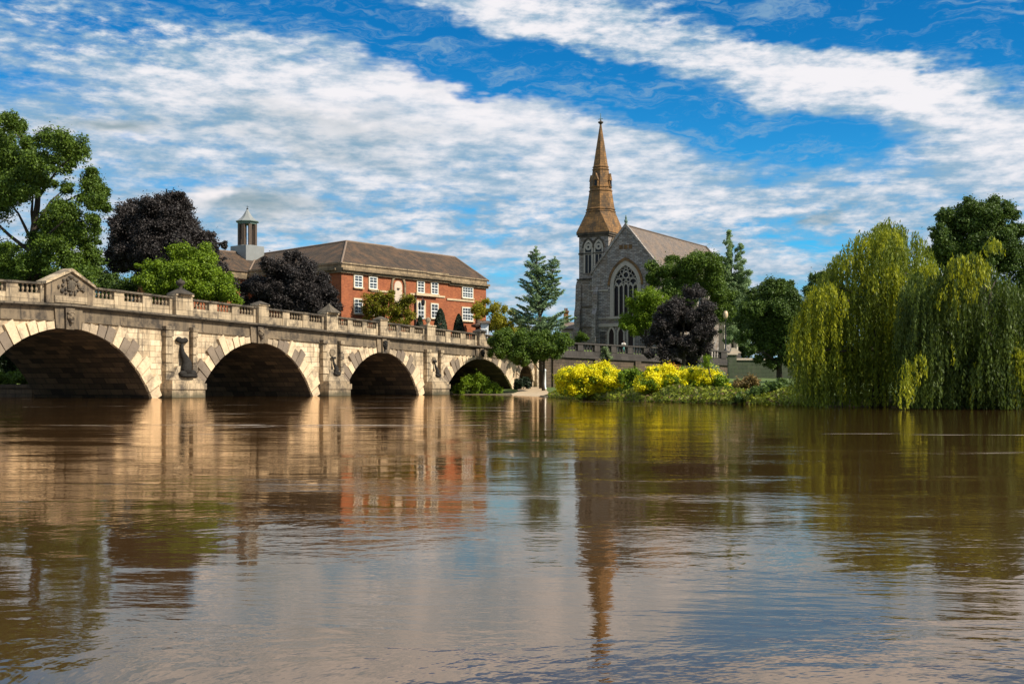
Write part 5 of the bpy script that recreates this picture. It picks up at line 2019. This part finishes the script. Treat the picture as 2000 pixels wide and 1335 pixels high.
for i in range(135):
    x = rw.uniform(1562, 1850)
    e = env_left(x)
    y = e + (750 - e) * rw.random() ** 1.6 * .85
    tips.append((x, y, rw.uniform(60, 190) if y < 640 else rw.uniform(70, 150), rw.uniform(7, 15)))
for x in range(1560, 1850, 12):
    tips.append((x, env_left(x) + 4, rw.uniform(50, 130), 10))
for x in range(1570, 1875, 8):
    tips.append((x, rw.uniform(600, 710), 180, 11))
for x, y, ln, wd in [(1566, 610, 90, 9), (1582, 580, 100, 9), (1600, 565, 40, 12), (1620, 556, 40, 10), (1598, 600, 150, 6), (1628, 590, 80, 8), (1640, 575, 40, 8), (1556, 640, 60, 6), (1700, 470, 30, 12), (1740, 450, 30, 14), (1670, 500, 30, 10),
                     (1745, 515, 120, 13), (1760, 545, 150, 13), (1785, 545, 120, 14), (1800, 525, 60, 12), (1815, 515, 60, 12), (1830, 555, 50, 12), (1770, 575, 110, 12), (1700, 530, 50, 9), (1790, 590, 90, 9), (1745, 560, 90, 9), (1850, 560, 40, 9)]:
    tips += [(x, y, ln, wd, 1)] * 2
willow('weeping willow with the taller domed crown left of centre on the right bank', 62, 1715, tips, 22, 31, 3.4, at(1725, 500, 62), 170, M['l_willow'])
tips = []


def env_right(x):
    pts = [(1760, 560), (1800, 530), (1830, 545), (1850, 520), (1870, 500), (1900, 495), (1930, 510), (1960, 545), (2000, 560), (2080, 560)]
    return float(np.interp(x, [p[0] for p in pts], [p[1] for p in pts]))


for i in range(165):
    x = rw.uniform(1768, 2070)
    e = env_right(x)
    y = e + (760 - e) * rw.random() ** 1.4 * .86
    tips.append((x, y, rw.uniform(60, 170), rw.uniform(7, 15)))
for x in range(1770, 2060, 12):
    tips.append((x, env_right(x) + 6, rw.uniform(50, 120), 11))
for x in range(1765, 2060, 8):
    tips.append((x, rw.uniform(610, 720), 180, 12))
for x in range(1775, 1900, 13):
    tips.append((x, rw.uniform(708, 724), 100, 11))
for x, y, ln, wd in [(1768, 712, 80, 7), (1780, 716, 40, 8), (1795, 690, 40, 6), (1875, 505, 40, 14), (1895, 498, 50, 14), (1912, 510, 50, 11), (1885, 525, 60, 12), (1940, 470, 25, 9), (1850, 555, 40, 10), (1985, 680, 70, 11), (1992, 715, 80, 8), (1998, 690, 90, 8)]:
    tips += [(x, y, ln, wd, 1)] * 2
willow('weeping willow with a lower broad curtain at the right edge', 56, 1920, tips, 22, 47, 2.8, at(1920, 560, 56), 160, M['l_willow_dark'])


# --- flowering shrubs and bank growth
def shrub(name, label, px, D, depth, foliage_m, flower=None, flower_top=0.0, leaf=.22, cat='shrub', cover=1.3, group=None, fl_size=.16, fcov=1.9):
    xs = [p[0] for p in px]
    xm = sum(xs) / len(xs)
    base = Vector(ground_base(xm, D))
    root = thing(name, label, cat, tuple(base), 0, group)
    rr = random.Random(int(xm))
    cl = px_clumps(px, D, depth, .9)
    mb = MB()
    for c, r in rr.sample(cl, min(10, len(cl))):
        t = Vector(c) - base
        mb.tube([(t.x * .3, t.y * .3, -.2), (t.x * .7, t.y * .7, t.z * .5), t], [.05, .035, .01], 5)
    mb.build('stems', M['bark'], root)
    C, N, S = crown_from_clumps(cl, leaf, cover, .5, .8)
    ok = C[:, 2] > -.05
    leaf_object('foliage', C[ok], N[ok], S[ok], foliage_m, root)
    if flower:
        C, N, S = crown_from_clumps([(c, r * 1.16) for c, r in cl], fl_size, fcov, .7, .6)
        zc = EYE + (HOR - flower_top) / F * D
        keep = (C[:, 2] > zc + RNG.normal(0, .16, len(C)))
        leaf_object('flowers', C[keep], N[keep], S[keep], flower, root, .9)
    return root


s1 = [(1105, 740, 16), (1125, 735, 18), (1150, 733, 20), (1175, 734, 20), (1198, 740, 18), (1112, 757, 15), (1140, 755, 18), (1170, 757, 18), (1200, 758, 16), (1215, 750, 10), (1098, 750, 10), (1120, 746, 18), (1145, 744, 20), (1172, 746, 20), (1195, 750, 18), (1110, 729, 10), (1135, 727, 12), (1160, 726, 12), (1185, 728, 11), (1205, 734, 10), (1095, 742, 9), (1215, 745, 12)]
shrub('flowering_shrub', 'broad yellow flowering shrub nearest the bridge on the far bank', s1, 96, 1.2, M['l_bright'], M['l_flower'], 766, group='yellow flowering shrubs on the bank')
s2 = [(1262, 748, 16), (1285, 738, 18), (1305, 736, 18), (1268, 762, 14), (1292, 757, 16), (1330, 745, 16), (1355, 742, 18), (1378, 742, 18), (1395, 750, 14), (1350, 760, 14), (1385, 762, 14), (1320, 760, 14), (1315, 746, 16), (1340, 752, 16), (1275, 745, 18), (1300, 748, 18), (1365, 750, 18), (1388, 742, 16), (1260, 756, 12), (1325, 735, 12), (1345, 733, 12), (1400, 742, 12), (1408, 756, 11), (1280, 731, 10), (1365, 732, 12)]
shrub('flowering_shrub', 'yellow flowering shrub in front of the purple beech on the bank', s2, 86, 1.2, M['l_bright'], M['l_flower'], 762, group='yellow flowering shrubs on the bank')
shrub('garden_shrub', 'loose mid green shrub growing between the two yellow flowering shrubs', [(1225, 735, 14), (1235, 752, 16), (1215, 735, 10), (1250, 740, 12), (1245, 765, 14), (1225, 768, 12), (1330, 728, 12), (1240, 728, 8)], 92, 1, M['l_bright'])
shrub('orange_shrub', 'small shrub with orange pink flowers behind the right yellow shrub', [(1303, 724, 8), (1312, 722, 8), (1290, 727, 8), (1320, 726, 7)], 92, .5, M['l_red'], M['l_orange'], 735, leaf=.18)
shrub('sage_shrub', 'pale grey green shrub topping the right end of the yellow flowers', [(1375, 720, 12), (1390, 722, 12), (1362, 724, 9), (1405, 730, 8), (1350, 728, 9)], 92, .6, M['l_sage'], leaf=.2)
shrub('garden_shrub', 'upright green shrub at the right of the yellow flowering shrubs', [(1410, 745, 12), (1420, 762, 14), (1405, 768, 14), (1435, 770, 10), (1380, 700, 6), (1381, 712, 7)], 84, .8, M['l_bright'], cover=1.0)
shrub('reddish_shrub', 'sparse reddish brown leaved shrub on the bank below the low wall', [(1440, 750, 10), (1455, 745, 10), (1462, 760, 11), (1475, 750, 9), (1448, 765, 9), (1468, 738, 6)], 80, .6, M['l_red'], cover=.8)
shrub('dark_bush', 'dark green bush under the maple at the water edge', [(1490, 765, 14), (1515, 760, 16), (1540, 762, 16), (1560, 765, 14), (1505, 777, 10), (1545, 778, 10), (1480, 775, 10), (1530, 748, 8), (1570, 775, 10), (1460, 775, 10), (1445, 778, 8), (1500, 760, 14), (1475, 765, 10), (1550, 785, 9), (1520, 785, 9), (1490, 785, 8)], 72, .8, M['l_dark'])
shrub('arch_bush', 'rounded yellow green bush growing in the mouth of the last large arch', [(905, 752, 14), (925, 745, 16), (945, 748, 15), (962, 757, 12), (900, 764, 10), (930, 762, 14), (955, 765, 10), (975, 764, 8), (890, 760, 7)], 160, 1.2, M['l_bright'], None, leaf=.3)
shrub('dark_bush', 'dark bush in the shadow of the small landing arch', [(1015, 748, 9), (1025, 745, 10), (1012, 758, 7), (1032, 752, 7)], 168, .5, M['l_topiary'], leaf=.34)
shrub('island_bush', 'low green bush on the stone block under the left arch', [(8, 738, 14), (30, 735, 12), (45, 742, 10), (-10, 735, 16), (20, 748, 12)], 121, 1, M['l_mid'], leaf=.26)
shrub('garden_shrub', 'pale green climber straggling over the river wall balustrade left of the person', [(1180, 682, 7), (1186, 690, 7), (1178, 694, 6), (1192, 700, 5)], 185, .4, M['l_sage'], leaf=.26, cover=.8)
shrub('garden_shrub', 'green shrub at the foot of the church tower', [(1135, 655, 8), (1128, 662, 8), (1142, 660, 7)], 200, .6, M['l_mid'], leaf=.3)


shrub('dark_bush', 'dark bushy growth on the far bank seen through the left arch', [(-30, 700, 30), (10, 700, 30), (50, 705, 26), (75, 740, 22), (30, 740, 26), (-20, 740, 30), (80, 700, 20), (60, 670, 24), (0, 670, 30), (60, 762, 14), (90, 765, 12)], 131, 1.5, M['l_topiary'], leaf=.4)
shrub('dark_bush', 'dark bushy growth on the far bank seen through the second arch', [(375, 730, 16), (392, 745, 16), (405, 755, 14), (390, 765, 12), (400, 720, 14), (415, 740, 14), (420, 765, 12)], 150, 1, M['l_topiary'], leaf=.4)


def build_block():
    p = at(18, 760, 119)
    root = thing('stone_block', 'mossy stone mooring block at the water under the left arch', 'stone block', (p.x, p.y, -1))
    mb = MB()
    mb.box(-9, 2.2, 0, 3.0, 0, 1.9)
    mb.box(-9.1, 2.35, -.12, 3.1, 1.9, 2.25)
    mb.build('masonry', M['wall'], root)


build_block()


def bank_growth():
    """rough low growth all along the water's edge of the right bank"""
    line = [(15.6, 65), (13, 73), (10, 80), (4.6, 104), (3.7, 118)]
    Cs, Ns, Ss = [], [], []
    for (x0, y0), (x1, y1) in zip(line, line[1:]):
        L = math.hypot(x1 - x0, y1 - y0)
        n = int(L * 330)
        t = RNG.random(n)
        off = RNG.random(n) ** 1.5 * 2.4 - .25
        nx, ny = (y1 - y0) / L, -(x1 - x0) / L
        X, Y = x0 + (x1 - x0) * t + nx * off, y0 + (y1 - y0) * t + ny * off
        tuft = .5 + .5 * np.sin(X * 2.1 + Y * 1.3) * np.sin(Y * .9)
        Z = np.maximum(height(X, Y), 0) + RNG.random(n) * (.15 + .45 * tuft)
        Cs.append(np.column_stack([X, Y, Z]))
        Ns.append(np.column_stack([RNG.normal(-.4, .6, n), RNG.normal(-.5, .6, n), RNG.normal(.5, .4, n)]))
        Ss.append(RNG.uniform(.12, .3, n))
    o = leaf_object('bank_growth', np.vstack(Cs), np.vstack(Ns), np.concatenate(Ss), M['l_bank'], None)
    tag(o, 'rough green growth along the water edge of the right bank', 'ground cover', kind='stuff')


bank_growth()


def far_wood():
    cl = []
    for i in range(60):
        t = i / 59
        x = 34 + t * 190 + RNG.uniform(-3, 3)
        y = 112 + 60 * t + RNG.uniform(-5, 5)
        for z, r in ((3.5, 3.2), (6.2 + RNG.uniform(-1, 2.0), 3.0)):
            cl.append((np.array((x + RNG.uniform(-2, 2), y, z)), np.array((r * RNG.uniform(.8, 1.3), r, r))))
    C, N, S = crown_from_clumps(cl, .75, .9)
    o = leaf_object('far_wood', C, N, S, M['l_dark'], None)
    tag(o, 'belt of dark green wood closing the view behind the willows', 'wood', kind='stuff')


far_wood()
